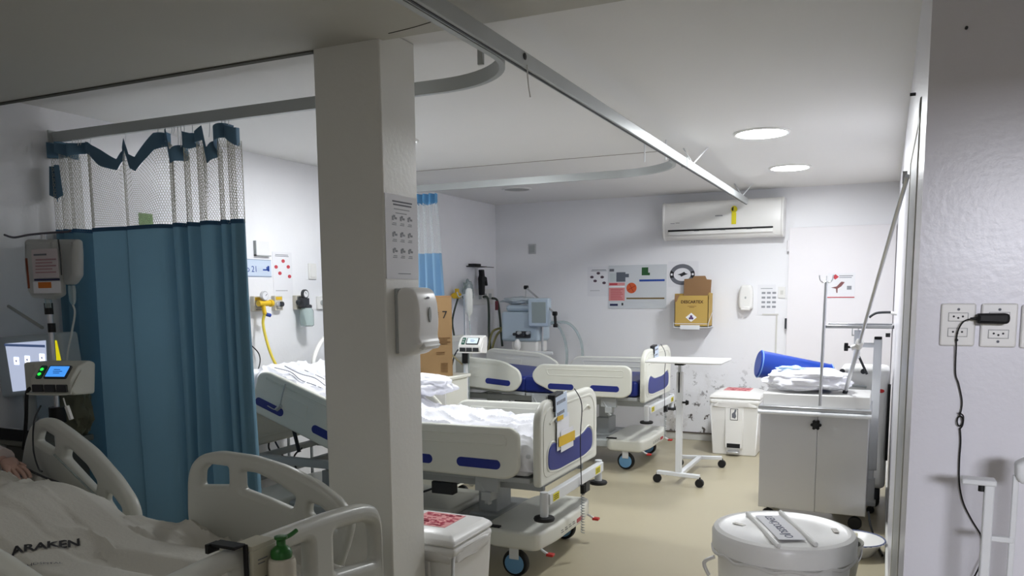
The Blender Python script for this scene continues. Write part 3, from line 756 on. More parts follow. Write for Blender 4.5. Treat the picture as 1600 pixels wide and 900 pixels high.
g = skinned('gown', [(-2.82, 1.62, .70, .10), (-2.95, 1.62, .785, .135), (-3.17, 1.62, .875, .145), (-3.30, 1.62, .925, .09), (-3.26, 1.80, .900, .068), (-3.26, 1.44, .900, .068)], [(0, 1), (1, 2), (2, 3), (2, 4), (2, 5)], mat('gown_cloth', (186, 196, 200), .85), pt)
o = obj('pillow', blob((-3.58, 1.62, .98), (.17, .30, .085), 2, .08, 4, .8), sheetA); tag(o, 'pillow in a pale case under the head of the person in the front bed', 'pillow')

def gs(x, c, w): return math.exp(-((x-c)/w)**2)
def sm_(t):
    t = max(0, min(1, t)); return t*t*(3-2*t)
def hAz(x, y):
    z = .675
    z += max(0, -2.62-x)*math.tan(math.radians(20))*1.0
    z += .085*gs(y, 1.62, .24)*(1 if x > -2.7 else .9)*gs(x, -2.6, .55)
    z += .05*gs(x, -2.18, .10)*gs(y, 1.85, .35)+.045*gs(x, -2.52, .07)*gs(y, 1.95, .12)
    k = 1-.92*gs(x, -2.45, .26)*gs(y, 1.62, .22)
    z += (.15*(fold_noise(x, y, .8, 11)-.25)+.035*(fold_noise(y*1.3, x*.8, 1.7, 21)-.25))*k
    for yc in (1.50, 1.74):                                        # the legs underneath
        d = abs(y-yc)
        z = max(z, .745-.54*max(0, d-.05)) if d < .12 and x > -2.75 else z
    z += .15*sm_((-2.12-x)/.42)*(1-.6*sm_((-2.62-x)/.3))*sm_((2.02-y)/.2)
    return z
def hA_(x, y):
    z = hAz(x, y); py = y
    for d in (y-1.19, 2.085-y):
        if d < .03: kk = max(0, min(1, (.03-d)/.08)); z -= .14*kk*kk
    px = x
    if x > -1.62: kk = min(1, (x+1.62)/.1); z -= .12*kk*kk; px = min(x, -1.545)
    return Vector((px, max(1.17, min(py, 2.098)), z))
sa = obj('bed_sheet', sheet_mesh(-3.02, -1.50, 1.11, 2.16, 190, 130, hA_), sheetA)
tag(sa, 'greyish white sheet printed ARAKEN covering the person in the front bed', 'bed sheet')
# printed lettering follows the cloth
def hit(px, py):                                                   # where a line of sight meets the cloth
    d = ray(px, py); t = 1.2
    while t < 5:
        p = d*t+Vector((0, 0, HC))
        if p.z <= hAz(p.x, p.y): return p
        t += .004
    return p
def cloth_text(name, s, o0, o1, up, m, bold=.002):
    cu = bpy.data.curves.new('t', 'FONT'); cu.body = s; cu.size = 1.0; cu.resolution_u = 2; cu.offset = bold/.06
    oo = bpy.data.objects.new('t', cu); COL.objects.link(oo); bpy.context.view_layer.update()
    me = bpy.data.meshes.new_from_object(oo.evaluated_get(bpy.context.evaluated_depsgraph_get())); bpy.data.objects.remove(oo); bpy.data.curves.remove(cu)
    bm = B(); bm.from_mesh(me); bpy.data.meshes.remove(me)
    bmesh.ops.triangulate(bm, faces=bm.faces)
    W1 = max(v.co.x for v in bm.verts); H1 = max(v.co.y for v in bm.verts); ex = (o1-o0)/W1; ey = (up-o0)/H1
    for v in bm.verts: v.co = (o0.x+ex.x*v.co.x+ey.x*v.co.y, o0.y+ex.y*v.co.x+ey.y*v.co.y, 0)
    for _ in range(2):
        long = [e for e in bm.edges if e.calc_length() > .012]
        if not long: break
        bmesh.ops.subdivide_edges(bm, edges=long, cuts=2); bmesh.ops.triangulate(bm, faces=bm.faces)
    for v in bm.verts: v.co.z = hAz(v.co.x, v.co.y)+.0045
    return obj(name, bm, m, sa, smooth=False, kind='raw')
cloth_text('printed_name', 'ARAKEN', hit(17, 877), hit(125, 855), hit(17, 860), ink)
cloth_text('printed_name', '.', hit(2, 877), hit(6, 876), hit(2, 873), ink, 0)
cloth_text('printed_line', 'HOSPITAL', hit(42, 890), hit(98, 883), hit(42, 885), inkg, .0004)
# sensor leads lying along the front bed
o = obj('sensor_cable', tb([(-2.92, 1.98, .86), (-3.0, 2.02, .86), (-3.08, 2.06, .92), (-3.13, 2.105, 1.02), (-3.16, 2.16, 1.08)], .0035, 6), dark); tag(o, 'thin dark sensor cable looped over the head end side rail of the front bed', 'cable')
o = obj('sensor_cable', tb([(-3.2, 1.95, .93), (-3.05, 1.99, .865), (-2.93, 2.0, .83), (-2.85, 2.03, .80), (-2.78, 2.05, .765), (-2.70, 2.06, .735)], .0045, 6), dark); tag(o, 'dark cable bundle running down beside the forearm on the front bed', 'cable')
o = obj('drain_tube', tb([(-3.0, 2.09, .90), (-2.9, 2.095, .83), (-2.78, 2.09, .76), (-2.68, 2.09, .71)], .004, 6), clear); tag(o, 'clear tube lying along the raised side rail of the front bed', 'tube')
# plaque and soap bottle hooked on the footboard of the front bed
t = thing('chart_holder', 'cream plaque hooked with a black clip on the footboard of the front bed', 'clipboard', (-1.46, 1.5, .8))
F = Matrix.Translation((AXF+.052, 0, 0)) @ YZ(0)
obj('plate', fr_boxes(F, [(1.512, .70, 1.598, .880)], 0, .012), mat('cream_board', (190, 186, 166), .5), t, bevel=.002)
obj('clip', merge(bx((AXF-.04, 1.47, .892), (AXF+.045, 1.51, .900)), bx((AXF+.040, 1.503, .70), (AXF+.052, 1.511, .898)), bx((AXF-.045, 1.46, .875), (AXF-.034, 1.50, .900))), black, t, bevel=.002)
obj('top_lip', bx((AXF+.0, 1.512, .880), (AXF+.064, 1.598, .892)), mat('cream_board', (190, 186, 166), .5), t, bevel=.001)
obj('printed_marks', fr_boxes(F, [(1.53, .850, 1.565, .853), (1.53, .840, 1.555, .843), (1.533, .80, 1.543, .803), (1.55, .80, 1.56, .803), (1.58, .855, 1.587, .861), (1.58, .80, 1.587, .806)], .0122, .0126), inkg, t)
t = thing('pump_bottle', 'white soap bottle with a green pump hung outside the front footboard', 'bottle', (-1.42, 1.62, .70))
bc_ = Vector((-1.405, P(440, 870, 'x', -1.405).y, 0)); bdz = P(440, 836, 'x', -1.405).z-.906
obj('bottle', la([(.001, .64), (.034, .64), (.036, .65), (.036, .835), (.033, .845), (.02, .849), (.001, .849)], bc_+Vector((0, 0, bdz)), 28), mat('bottle_plastic', (206, 200, 184), .35), t)
obj('pump_cap', la([(.001, .848), (.027, .848), (.028, .858), (.026, .868), (.018, .876), (.012, .880), (.012, .894), (.017, .898), (.017, .904), (.010, .906), (.001, .906)], bc_+Vector((0, 0, bdz)), 28), green, t)
obj('nozzle', tb([(bc_.x, bc_.y, .896+bdz), (bc_.x+.004, bc_.y+.03, .898+bdz), (bc_.x+.006, bc_.y+.055, .905+bdz)], .006, 10), green, t)
obj('label_print', fr_boxes(FR((bc_.x+.0386, bc_.y, bdz), (0, 1, 0), (0, 0, 1)), [(.0, .70+k*.012, .012, .706+k*.012) for k in range(7)], -.004, .0), mat('maroon_ink', (96, 40, 50), .6), t)
# ------------------------------------------------------------------ things on the pillar
FPX = YZ(-1.72)                                                    # u=y, v=z, out of the pillar towards +x
def rect_on(frame_v, ax, val, p0, p1):
    a = P(*p0, ax, val); b = P(*p1, ax, val); return a, b
t = thing('poster', 'long white hand washing poster taped on the pillar above the dispenser', 'poster', (-1.715, 2.69, 1.75))
a = P(604, 308, 'x', -1.72); b = P(650, 428, 'x', -1.72)
y0, y1, z0, z1 = 2.578, 2.808, 1.585, 1.905
obj('sheet', fr_boxes(FPX, [(y0, z0, y1, z1)], .001, .0025), paper, t)
rs = [(y0+.05, z1-.028, y1-.04, z1-.022), (y0+.055, z1-.040, y1-.045, z1-.034)]
rl = [(y0+.06, z1-.055, y1-.06, z1-.052), (y0+.07, z1-.070, y1-.08, z1-.067), (y0+.08, z0+.02, y1-.06, z0+.023)]
for r_ in range(3):
    for c_ in range(3):
        u = y0+.045+c_*.055; v = z1-.115-r_*.062
        rl += [(u, v, u+.03, v+.003), (u+.005, v+.006, u+.03, v+.009), (u, v+.018, u+.012, v+.034), (u+.016, v+.022, u+.034, v+.030), (u+.008, v+.030, u+.022, v+.038)]
obj('printed_heading', fr_boxes(FPX, rs, .0026, .003), inkg, t)
obj('printed_pictograms', fr_boxes(FPX, rl, .0026, .003), mat('pale_ink', (150, 152, 158), .7), t)
t = thing('soap_dispenser', 'large white plastic dispenser mounted on the pillar', 'dispenser', (-1.68, 2.715, 1.41))
_X = lambda x: -1.72+(x+1.72)*.82
_Z = lambda z: 1.553+(z-1.50)*.85
prof = rpoly([(_X(a_), _Z(b_)) for a_, b_ in ((-1.72, 1.20), (-1.72, 1.475), (-1.69, 1.50), (-1.625, 1.497), (-1.600, 1.44), (-1.592, 1.34), (-1.600, 1.27), (-1.585, 1.243), (-1.61, 1.222), (-1.66, 1.19), (-1.70, 1.185))], [.01, .02, .02, .03, .04, .04, .02, .01, .015, .02, .01])
obj('housing', plate([prof], .165, .018, FR((0, 2.715, 0), (1, 0, 0), (0, 0, 1)), 4), wplas, t)
obj('back_plate', bx((-1.722, 2.63, _Z(1.20)), (-1.708, 2.80, _Z(1.495))), gplas, t, bevel=.004)
obj('sight_window', plate([disc_pts(2.715, _Z(1.375), .010, .030)], .004, .0015, YZ(_X(-1.590))), gplas, t)
obj('emblem', plate([disc_pts(2.715, _Z(1.452), .012, .005)], .002, .0006, YZ(_X(-1.5995))), mat('pale_ink', (150, 152, 158), .7), t)
obj('push_bar', plate([rpoly([(_X(a_), _Z(b_)) for a_, b_ in ((-1.625, 1.225), (-1.60, 1.262), (-1.573, 1.232), (-1.59, 1.215))], .005)], .12, .006, FR((0, 2.715, 0), (1, 0, 0), (0, 0, 1)), 3), wplas, t)

# ------------------------------------------------------------------ head wall of the middle bed (left wall)
FLX = YZ(XL)                                                       # u=y, v=z, towards +x
def lp(px, py, d=0.): q = P(px, py, 'x', XL+d); return q.y, q.z
def wall_paper(name, label, cat, p0, p1, m=None, frame=None, lp_=None, thick=.002):
    (u0, v1), (u1, v0) = (lp_ or lp)(*p0), (lp_ or lp)(*p1)
    f = frame if frame is not None else FLX
    c = f @ Vector(((u0+u1)/2, (v0+v1)/2, 0))
    t = thing(name, label, cat, tuple(c)); obj('sheet', fr_boxes(f, [(u0, v0, u1, v1)], .0005, thick), m or paper, t)
    return t, u0, v0, u1, v1
t, u0, v0, u1, v1 = wall_paper('wall_sign', 'pale blue bed number sign reading Leito 21 above the gas outlets', 'sign', (352, 403), (424, 433), paperb)
text('lettering', 'Leito 21', .060, FLX @ Matrix.Translation((lp(402, 421)[0], lp(400, 425)[1], .0022)), inkb, t, align='RIGHT')
q = lp(228, 347); o = obj('green_note', fr_boxes(FLX, [(q[0]-.05, q[1]-.05, q[0]+.05, q[1]+.05)], .0005, .002), mat('green_note', (130, 160, 110), .7)); tag(o, 'small green note on the wall seen through the curtain net', 'note')
obj('emblem', fr_boxes(FLX, [(u1-.085, v0+.045, u1-.03, v0+.055), (u1-.05, v0+.055, u1-.04, v0+.072), (u1-.038, v0+.04, u1-.02, v0+.078)], .0022, .0028), inkb, t)
obj('border_line', fr_boxes(FLX, [(u0, v0, u1, v0+.006), (u0, v1-.004, u1, v1)], .0022, .0026), mat('blue_grey_line', (140, 156, 182), .7), t)
t, u0, v0, u1, v1 = wall_paper('poster', 'white poster with five red pictograms beside the bed number sign', 'poster', (425, 393), (458, 466))
pk = [lp(442, 408), lp(431, 417), lp(450, 417), lp(437, 427), lp(452, 432)]
for (u, v) in pk:
    obj('pictogram', plate([disc_pts(u, v, .018, .013, 14)], .0012, .0004, FLX @ Matrix.Translation((0, 0, .0026))), inkr, t)
obj('printed_text', fr_boxes(FLX, [(u0+.03, v1-.022, u1-.04, v1-.018), (u0+.028, v1-.032, u1-.035, v1-.028), (u0+.02, v0+.055, u1-.06, v0+.058)], .0022, .0028), inkg, t)
u, v = lp(408, 388)
t = thing('paper_holder', 'blank white acrylic holder high above the bed number sign', 'holder', (XL, u, v))
obj('pocket', fr_boxes(FLX, [(u-.07, v-.05, u+.07, v+.05)], 0, .012), paper, t, bevel=.002)
obj('front_lip', fr_boxes(FLX, [(u-.075, v-.055, u+.075, v-.048), (u-.075, v-.055, u-.069, v+.05)], 0, .022), gplas, t)
u, v = lp(487, 424)
t = thing('switch_plate', 'white blank wall plate left of the pillar, above the glass jar', 'switch', (XL, u, v))
obj('plate', fr_boxes(FLX, [(u-.045, v-.06, u+.045, v+.06)], 0, .012), wplas, t, bevel=.004)
obj('cover', fr_boxes(FLX, [(u-.03, v-.045, u+.03, v+.045)], .012, .016), wplas, t, bevel=.002)
def gas_outlet(label, px, py, m, w=.05, grp='gas outlets above the middle bed'):
    u, v = lp(px, py)
    t = thing('gas_outlet', label, 'gas outlet', (XL, u, v), grp)
    obj('box', fr_boxes(FLX, [(u-w, v-.055, u+w, v+.05)], 0, .035), mat('cream_box', (206, 200, 186), .5), t, bevel=.004)
    obj('colour_label', fr_boxes(FLX, [(u-w+.01, v+.02, u+w-.01, v+.042)], .035, .037), m, t)
    obj('socket', la([(.018, .035), (.018, .05), (.010, .052)], (XL, u-.02, v-.01), 16, 'x'), steel, t)
    obj('socket', la([(.018, .035), (.018, .05), (.010, .052)], (XL, u+.022, v-.01), 16, 'x'), dark, t)
    obj('printed_line', fr_boxes(FLX, [(u-w+.015, v-.045, u+w-.015, v-.041)], .035, .037), inkg, t)
    return u, v
gas_outlet('yellow labelled gas outlet behind the yellow regulator, next to the curtain edge', 399, 474, yellow)
gas_outlet('yellow labelled gas outlet right of the yellow regulator', 430, 473, yellow, .042)
gas_outlet('cream vacuum outlet behind the glass suction jar', 464, 472, mat('grey_label', (170, 170, 168), .6))
u, v = lp(500, 473); t = thing('gas_outlet', 'white plain outlet beside the pillar, right of the suction jar', 'gas outlet', (XL, u, v))
obj('box', fr_boxes(FLX, [(u-.05, v-.05, u+.04, v+.05)], 0, .02), wplas, t, bevel=.004); obj('socket', la([(.02, .02), (.02, .026), (.012, .027)], (XL, u, v), 16, 'x'), gplas, t)
# yellow regulator with gauge and hose to the bed
u, v = lp(412, 474, .07); x = XL+.075
t = thing('gas_regulator', 'yellow gas regulator with a round gauge and a yellow hose at the curtain edge', 'regulator', (XL+.04, u, v))
obj('body', merge(cy((x, u-.06, v), (x, u+.055, v), .020, n=16), cy((XL+.036, u-.01, v), (x, u-.01, v), .014)), yellow, t, bevel=.002)
obj('gauge', merge(la([(.030, -.012), (.033, -.008), (.033, .010), (.029, .012)], (x+.01, u-.01, v+.052), 24, 'x')), steel, t)
obj('gauge_face', la([(.027, .0), (.027, .0135)], (x+.01, u-.01, v+.052), 24, 'x'), paper, t)
obj('gauge_needle', tb([(x+.025, u-.01, v+.052), (x+.025, u+.005, v+.065)], .0015, 5, 0), black, t)
obj('stem', cy((x, u-.01, v+.01), (x, u-.01, v+.03), .008), steel, t)
obj('knob', cy((x, u+.055, v), (x, u+.08, v), .025), yellow, t, bevel=.003)
obj('connector', cy((x, u-.01, v-.015), (x+.01, u-.01, v-.075), .014), yellow, t)
obj('blue_valve', cy((x+.01, u-.0, v-.075), (x+.02, u+.035, v-.085), .013), bluep, t, bevel=.002)
hp_ = [(x+.01, u-.01, v-.07)]
for (a_, b_, dd) in ((411, 505, .08), (416, 530, .12), (424, 555, .2), (433, 574, .28), (438, 588, .34)):
    q = P(a_, b_, 'x', XL+dd); hp_.append(tuple(q))
obj('yellow_hose', tb(hp_, .010, 8), hosey, t)
# suction jar
u, v = lp(474, 470, .07)
t = thing('suction_jar', 'glass suction jar with a gauge hanging on the wall beside the pillar', 'jar', (XL+.04, u, v-.1))
obj('regulator', merge(cy((XL+.036, u-.03, v-.01), (x, u-.03, v-.01), .018), bx((XL+.05, u-.035, v-.045), (XL+.10, u+.035, v+.02))), dark, t, bevel=.004)
obj('gauge', la([(.030, -.012), (.034, -.008), (.034, .010), (.029, .012)], (x+.01, u, v+.05), 24, 'x'), dark, t)
obj('gauge_face', la([(.024, .0), (.024, .0135)], (x+.01, u, v+.05), 24, 'x'), paper, t)
obj('gauge_needle', tb([(x+.025, u, v+.05), (x+.025, u-.01, v+.065)], .0015, 5, 0), black, t)
obj('jar', la([(.001, -.19), (.045, -.19), (.052, -.183), (.052, -.075), (.040, -.058), (.036, -.05), (.034, -.05), (.038, -.06), (.049, -.077), (.049, -.181), (.001, -.186)], (x+.005, u+.02, v), 28), glass, t)
obj('lid', la([(.001, -.052), (.041, -.052), (.041, -.034), (.03, -.028), (.001, -.028)], (x+.005, u+.02, v), 24), dark, t)
# cable loop by the curtain, white corrugated hose rising behind the bed
o = obj('wall_cable', tb([P(392, 539, 'x', XL+.02), P(404, 552, 'x', XL+.03), P(406, 568, 'x', XL+.05), P(398, 590, 'x', XL+.06)], .004, 6), dark); tag(o, 'thin dark cable curling down the wall at the curtain edge', 'cable')
cpts = [P(492, 580, 'x', -3.6), P(490, 565, 'x', -3.62), P(496, 545, 'x', -3.65), P(510, 525, 'x', -3.7), P(530, 515, 'x', -3.75)]
o = obj('breathing_hose', tb(cpts, .016, 10), wplas); tag(o, 'white breathing hose arching up behind the head end of the middle bed', 'hose')
lead = []
for k, pts_ in enumerate(([(430, 596), (455, 600), (470, 612), (490, 610), (505, 616)], [(446, 600), (470, 606), (492, 600), (508, 604)], [(482, 620), (478, 612), (500, 608), (508, 612)])):
    path_ = []
    for i, q in enumerate(pts_):
        w = P(q[0], q[1], 'y', 4.0+.1*k); zz = hB(w.x, w.y).z+.012; path_.append((w.x, w.y, zz))
    o = obj('monitor_lead', tb(path_, .0028, 6), inkg); tag(o, ['thin lead lying on the raised head end of the middle bed, longest one', 'thin lead on the middle bed sheet, upper one beside the pillar', 'thin short bent lead on the middle bed sheet beside the pillar'][k], 'cable')
o = obj('call_cord', merge(tb([P(446, 600, 'y', 3.69), P(441, 618, 'y', 3.675), P(438, 634, 'y', 3.672)], .004, 6), tb([P(438, 634, 'y', 3.672), P(430, 640, 'y', 3.672), P(418, 634, 'y', 3.672)], .003, 6), cy(P(439, 634, 'y', 3.672), P(432, 640, 'y', 3.672), .012)), gplas)
tag(o, 'call cord with a small white plug draped over the raised side rail', 'cord')
# bits behind the curtain edge: pole and low shelf under the head end
t = thing('infusion_stand', 'thin steel stand behind the raised head end of the middle bed, seen beside the curtain', 'stand', (-3.78, 3.95, 0))
obj('pole', cy((-3.78, 3.95, .01), (-3.78, 3.95, .80), .010), steel, t)
obj('base', merge(*[cy((-3.78, 3.95, .03), (-3.78+.09*math.cos(k*1.2566), 3.95+.16*math.sin(k*1.2566), .014), .010) for k in range(5)]), steel, t)
t = thing('wall_trolley', 'low pale trolley shelf behind the head end of the middle bed', 'trolley', (-3.84, 4.3, 0))
obj('shelf', bx((-3.97, 4.0, .60), (-3.72, 4.6, .63)), plast, t, bevel=.006)
obj('shelf', bx((-3.97, 4.0, .30), (-3.72, 4.6, .33)), gplas, t, bevel=.006)
for x_ in (-3.95, -3.74):
    for y_ in (4.02, 4.58): obj('leg', cy((x_, y_, 0), (x_, y_, .61), .011), framg, t)
for k, (a_, b_) in enumerate((((430, 690), (445, 770)), ((472, 700), (466, 740)), ((405, 660), (420, 700)))):
    q0 = P(*a_, 'y', 4.1); q1 = P(*b_, 'y', 4.1)
    o = obj('power_cable', tb([q0, (q0+q1)/2+Vector((.05*(-1)**k, 0, .02)), q1, q1+Vector((.06, 0, -.06))], .006, 6), dark)
    tag(o, ['dark cable hanging under the head end, the longest one', 'dark cable under the head end nearest to the pillar', 'dark cable under the head end nearest to the curtain'][k], 'cable')

# ------------------------------------------------------------------ back-left corner
# cardboard box on a small bedside table behind the middle bed
t = thing('bedside_table', 'pale bedside table behind the middle bed, carrying the cardboard box', 'table', (-2.92, 5.03, 0))
obj('top', bx((-3.12, 4.86, .915), (-2.76, 5.22, .94)), plast, t, bevel=.006)
obj('body', bx((-3.10, 4.88, .12), (-2.78, 5.20, .915)), plast, t, bevel=.008)
for k, z_ in enumerate((.66, .38)):
    d_ = obj('drawer', bx((-3.10, 4.865, z_), (-2.78, 4.88, z_+.23)), wplas, t, bevel=.004); obj('handle', bx((-2.99, 4.85, z_+.10), (-2.89, 4.868, z_+.12)), steel, d_)
for x_ in (-3.08, -2.80):
    for y_ in (4.92, 5.14): obj('castor', la([(.012, -.01), (.045, -.012), (.05, 0), (.045, .012), (.012, .01)], (x_, y_, .06), 18, 'y'), black, t)
t = thing('cardboard_box', 'tall brown cardboard box marked E 7 standing between the pillar and the light blue curtain', 'box', (-2.9, 5.02, .945))
bz0, bz1 = .942, 1.50
Rb = Matrix.Translation((P(681, 520, 'y', 5.03).x, 5.03, 0)) @ Matrix.Rotation(.53, 4, 'Z')
obj('carton', bx((-.115, -.12, bz0), (.115, .12, bz1), Rb), card, t, bevel=.003)
obj('packing_tape', merge(bx((-.03, -.122, bz1-.10), (.0, -.1205, bz1), Rb), bx((-.03, -.12, bz1), (.0, .12, bz1+.001), Rb)), mat('tan_tape', (164, 118, 62), .4), t)
FB = Rb @ FR((0, -.121, 0), (1, 0, 0), (0, 0, 1))
text('lettering', 'E', .05, FB @ Matrix.Translation((.0, 1.36, 0)), ink, t); text('lettering', '7', .075, FB @ Matrix.Translation((.045, 1.352, 0)), ink, t)
obj('printed_text', fr_boxes(FB, [(.0, 1.21-k*.014, .10-(k % 2)*.02, 1.216-k*.014) for k in range(4)]+[(.0, 1.11-k*.012, .06, 1.114-k*.012) for k in range(2)]+[(.03, .97+k*.012, .08, .974+k*.012) for k in range(6)], 0, .0012), mat('brown_ink', (110, 78, 44), .8), t)
obj('flap_edge', bx((-.115, -.12, bz1), (.115, -.116, bz1+.012), Rb), cardd, t)
# wall panel with outlets, black bracket, hoses
def lq(px, py): return lp(px, py)
u, v = lq(755, 463)
t = thing('service_panel', 'long white wall panel with small outlets under the black bracket', 'panel', (XL, u, v))
obj('panel', fr_boxes(FLX, [(u-.28, v-.09, u+.24, v+.08)], 0, .012), wplas, t, bevel=.003)
for du in (-.1, .02, .14): obj('outlet', fr_boxes(FLX, [(u+du-.03, v-.03, u+du+.03, v+.03)], .012, .018), gplas, t, bevel=.002)
u, v = lq(740, 417)
t = thing('wall_bracket', 'black wall bracket with a black hanging holder in the back left corner', 'bracket', (XL, u, v))
obj('arm', merge(bx((XL, u-.17, v-.004), (XL+.10, u+.12, v+.006)), bx((XL, u-.12, v+.002), (XL+.08, u+.02, v+.03))), black, t, bevel=.003)
obj('rod', cy((XL+.09, u+.05, v), (XL+.09, u+.30, v), .004), dark, t)
obj('holder', plate([rpoly([(u+.0, v-.03), (u+.05, v-.03), (u+.06, v-.10), (u+.11, v-.11), (u+.13, v-.20), (u+.105, v-.20), (u+.09, v-.15), (u+.065, v-.15), (u+.055, v-.30), (u+.0, v-.30), (u-.015, v-.12), (u+.005, v-.09)], .01)], .05, .008, FLX @ Matrix.Translation((0, 0, .08))), black, t)
u, v = lq(706, 462)
t = thing('gas_regulator', 'small yellow regulator on the wall above the cardboard box', 'regulator', (XL, u, v))
obj('body', merge(cy((XL, u, v), (XL+.08, u, v), .02), cy((XL+.06, u-.06, v), (XL+.06, u+.05, v), .03), cy((XL+.06, u, v), (XL+.06, u, v+.07), .022)), yellow, t, bevel=.003)
obj('hose', tb([(XL+.06, u+.02, v-.02), P(707, 500, 'x', XL+.06), P(710, 530, 'x', XL+.08), P(708, 560, 'x', XL+.1)], .010, 8), hosed, t)
u, v = lq(722, 458)
o = obj('mask_bag', blob((XL+.07, u, v), (.035, .10, .13), 9, .35, 3), clear); tag(o, 'bluish clear plastic mask hanging left of the infusion stand', 'mask')
# hoses
for k, pp in enumerate((([755, 464], [762, 466], [764, 490], [764, 520], [766, 545], [764, 560]), ([769, 466], [777, 470], [781, 495], [783, 520], [785, 541]))):
    o = obj('gas_hose', tb([P(a_, b_, 'x', XL+.04+.03*i) for i, (a_, b_) in enumerate(pp)], .013, 8), hosed)
    tag(o, ['dark gas hose dropping from the panel, the left of the two', 'dark gas hose with a red tag dropping from the panel, the right of the two'][k], 'hose')
q = P(776, 476, 'x', XL+.09); o = obj('hose_tag', bx((q.x, q.y-.04, q.z-.06), (q.x+.01, q.y+.02, q.z+.04)), mat('dark_red_tag', (110, 40, 50), .6)); tag(o, 'dark red tag on the right gas hose', 'tag')
for k, pp in enumerate((([786, 512], [770, 518], [764, 540], [763, 560]), ([786, 514], [776, 524], [769, 545], [767, 562]))):
    o = obj('ventilator_hose', tb([P(a_, b_, 'y', 7.75-.02*i) for i, (a_, b_) in enumerate(pp)], .012, 8), mat('olive_hose', (140, 134, 84), .5)); tag(o, ['yellowish hose curving from the ventilator, outer one', 'yellowish hose curving from the ventilator, inner one'][k], 'hose')
# infusion stand with pump in front of the far bed
YS = 5.75
q = P(726, 460, 'y', YS); xs = q.x
t = thing('infusion_stand', 'steel infusion stand with a white pump between the two electric beds', 'stand', (xs, YS, 0))
obj('pole', cy((xs, YS, .05), (xs, YS, q.z), .010), steel, t); IST = t
obj('lower_tube', cy((xs-.0, YS, .05), (xs, YS, .95), .018), wmetal, t)
obj('hook', tb([(xs-.07, YS, q.z+.02), (xs-.05, YS, q.z-.02), (xs, YS, q.z), (xs+.05, YS, q.z-.02), (xs+.07, YS, q.z+.02)], .005, 6), steel, t)
obj('clamp', cy((xs, YS, .96), (xs, YS, 1.06), .03), black, t)
for k in range(5):
    a_ = k*1.2566+.3; obj('foot', merge(cy((xs, YS, .09), (xs+.28*math.cos(a_), YS+.28*math.sin(a_), .065), .014), la([(.01, -.012), (.028, -.012), (.03, 0), (.028, .012), (.01, .012)], (xs+.28*math.cos(a_), YS+.28*math.sin(a_), .031), 14, 'y')), steel, t)
def pump(label, x, y, z, s, rotz, scr, dark_body=False, tilt=0.):
    t = local_thing('infusion_pump', label, 'infusion pump', (x, y, z), None, rotz)
    Mx = Matrix.Scale(s, 4)
    bodym = wplas if not dark_body else mat('cream_pump', (196, 196, 186), .4)
    side = rpoly([(-.07, -.08), (-.09, .06), (-.05, .075), (.03, .055), (.085, .0), (.085, -.05), (.07, -.07)], .015)
    # outline in (y,z); extrude along x
    me = plate([[( -p[0], p[1]) for p in side]], .20, .008, Mx @ FR((0, 0, 0), (0, 1, 0), (0, 0, 1)), 3); obj('housing', me, bodym, t)
    sl = Mx @ FR((0, -.058, .030), (1, 0, 0), (0, .62, .64)) if not False else None
    obj('screen_bezel', plate([rpoly([(-.035, -.036), (-.035, .036), (.075, .036), (.075, -.036)], .008)], .01, .003, sl), dark, t)
    obj('screen', plate([rpoly([(-.026, -.029), (-.026, .029), (.067, .029), (.067, -.029)], .003)], .002, .0005, sl @ Matrix.Translation((0, 0, .006))), scr, t)
    obj('screen_print', fr_boxes(sl @ Matrix.Translation((0, 0, .0072)), [(0, .008, .03, .011), (.0, -.002, .045, .001), (.005, -.012, .035, -.009)], 0, .0006), inkb, t)
    obj('key_strip', plate([rpoly([(-.075, -.036), (-.075, .036), (-.045, .036), (-.045, -.036)], .008)], .01, .003, sl), mat('green_strip', (46, 96, 78), .4), t)
    bm_ = B()
    for v_ in (-.015, .012): cyl(bm_, sl @ Vector((-.060, v_, .004)), sl @ Vector((-.060, v_, .007)), .008*s, n=12)
    obj('lamp', bm_, ledg if dark_body else gplas, t)
    for k in range(3): obj('door', bx((-.085+k*.058, -.094, -.055), (-.035+k*.058, -.080, -.022), Mx), dark, t, bevel=.002)
    obj('guard', tb([Mx @ Vector(p) for p in ((-.095, -.085, -.06), (-.09, -.105, -.062), (.09, -.105, -.062), (.105, -.09, -.04), (.10, -.02, .03), (.08, .02, .062))], .004*s, 6, 3), bodym, t)
    return t
q = P(739, 538, 'y', YS-.1)
pump('white infusion pump with a bright screen clamped on the stand between the electric beds', q.x, q.y, q.z, .95, .12, screens)
q = P(733, 472, 'y', YS-.03)
t = thing('drip_bottle', 'clear drip bottle hanging at the top of the infusion stand between the electric beds', 'bottle', tuple(q))
obj('bottle', la([(.001, .11), (.012, .11), (.025, .10), (.03, .07), (.03, -.07), (.024, -.09), (.010, -.11), (.008, -.15), (.001, -.15)], q, 20), fluid, t)
obj('hanger', tb([q+Vector((-.01, 0, .10)), q+Vector((0, 0, .14)), q+Vector((.01, 0, .10))], .003, 5), gplas, t)
obj('drip_line', tb([q+Vector((0, 0, -.15)), q+Vector((.01, 0, -.28)), q+Vector((.0, -.02, -.40)), q+Vector((.015, -.05, -.62)), q+Vector((.0, -.02, -.85))], .004, 6), clear, t)
o = obj('stand_cable', tb([P(716, 546, 'y', YS-.1), P(710, 556, 'y', YS-.1), P(706, 572, 'y', YS-.12), P(699, 586, 'y', YS-.2)], .006, 6), dark); tag(o, 'dark cable looping down left of the white infusion pump', 'cable')
obj('side_rod', tb([P(676, 522, 'y', 5.35), P(697, 546, 'y', 5.5), P(722, 569, 'y', 5.75)], .007, 8, 0), mat('cream_rod', (200, 188, 150), .4), IST)
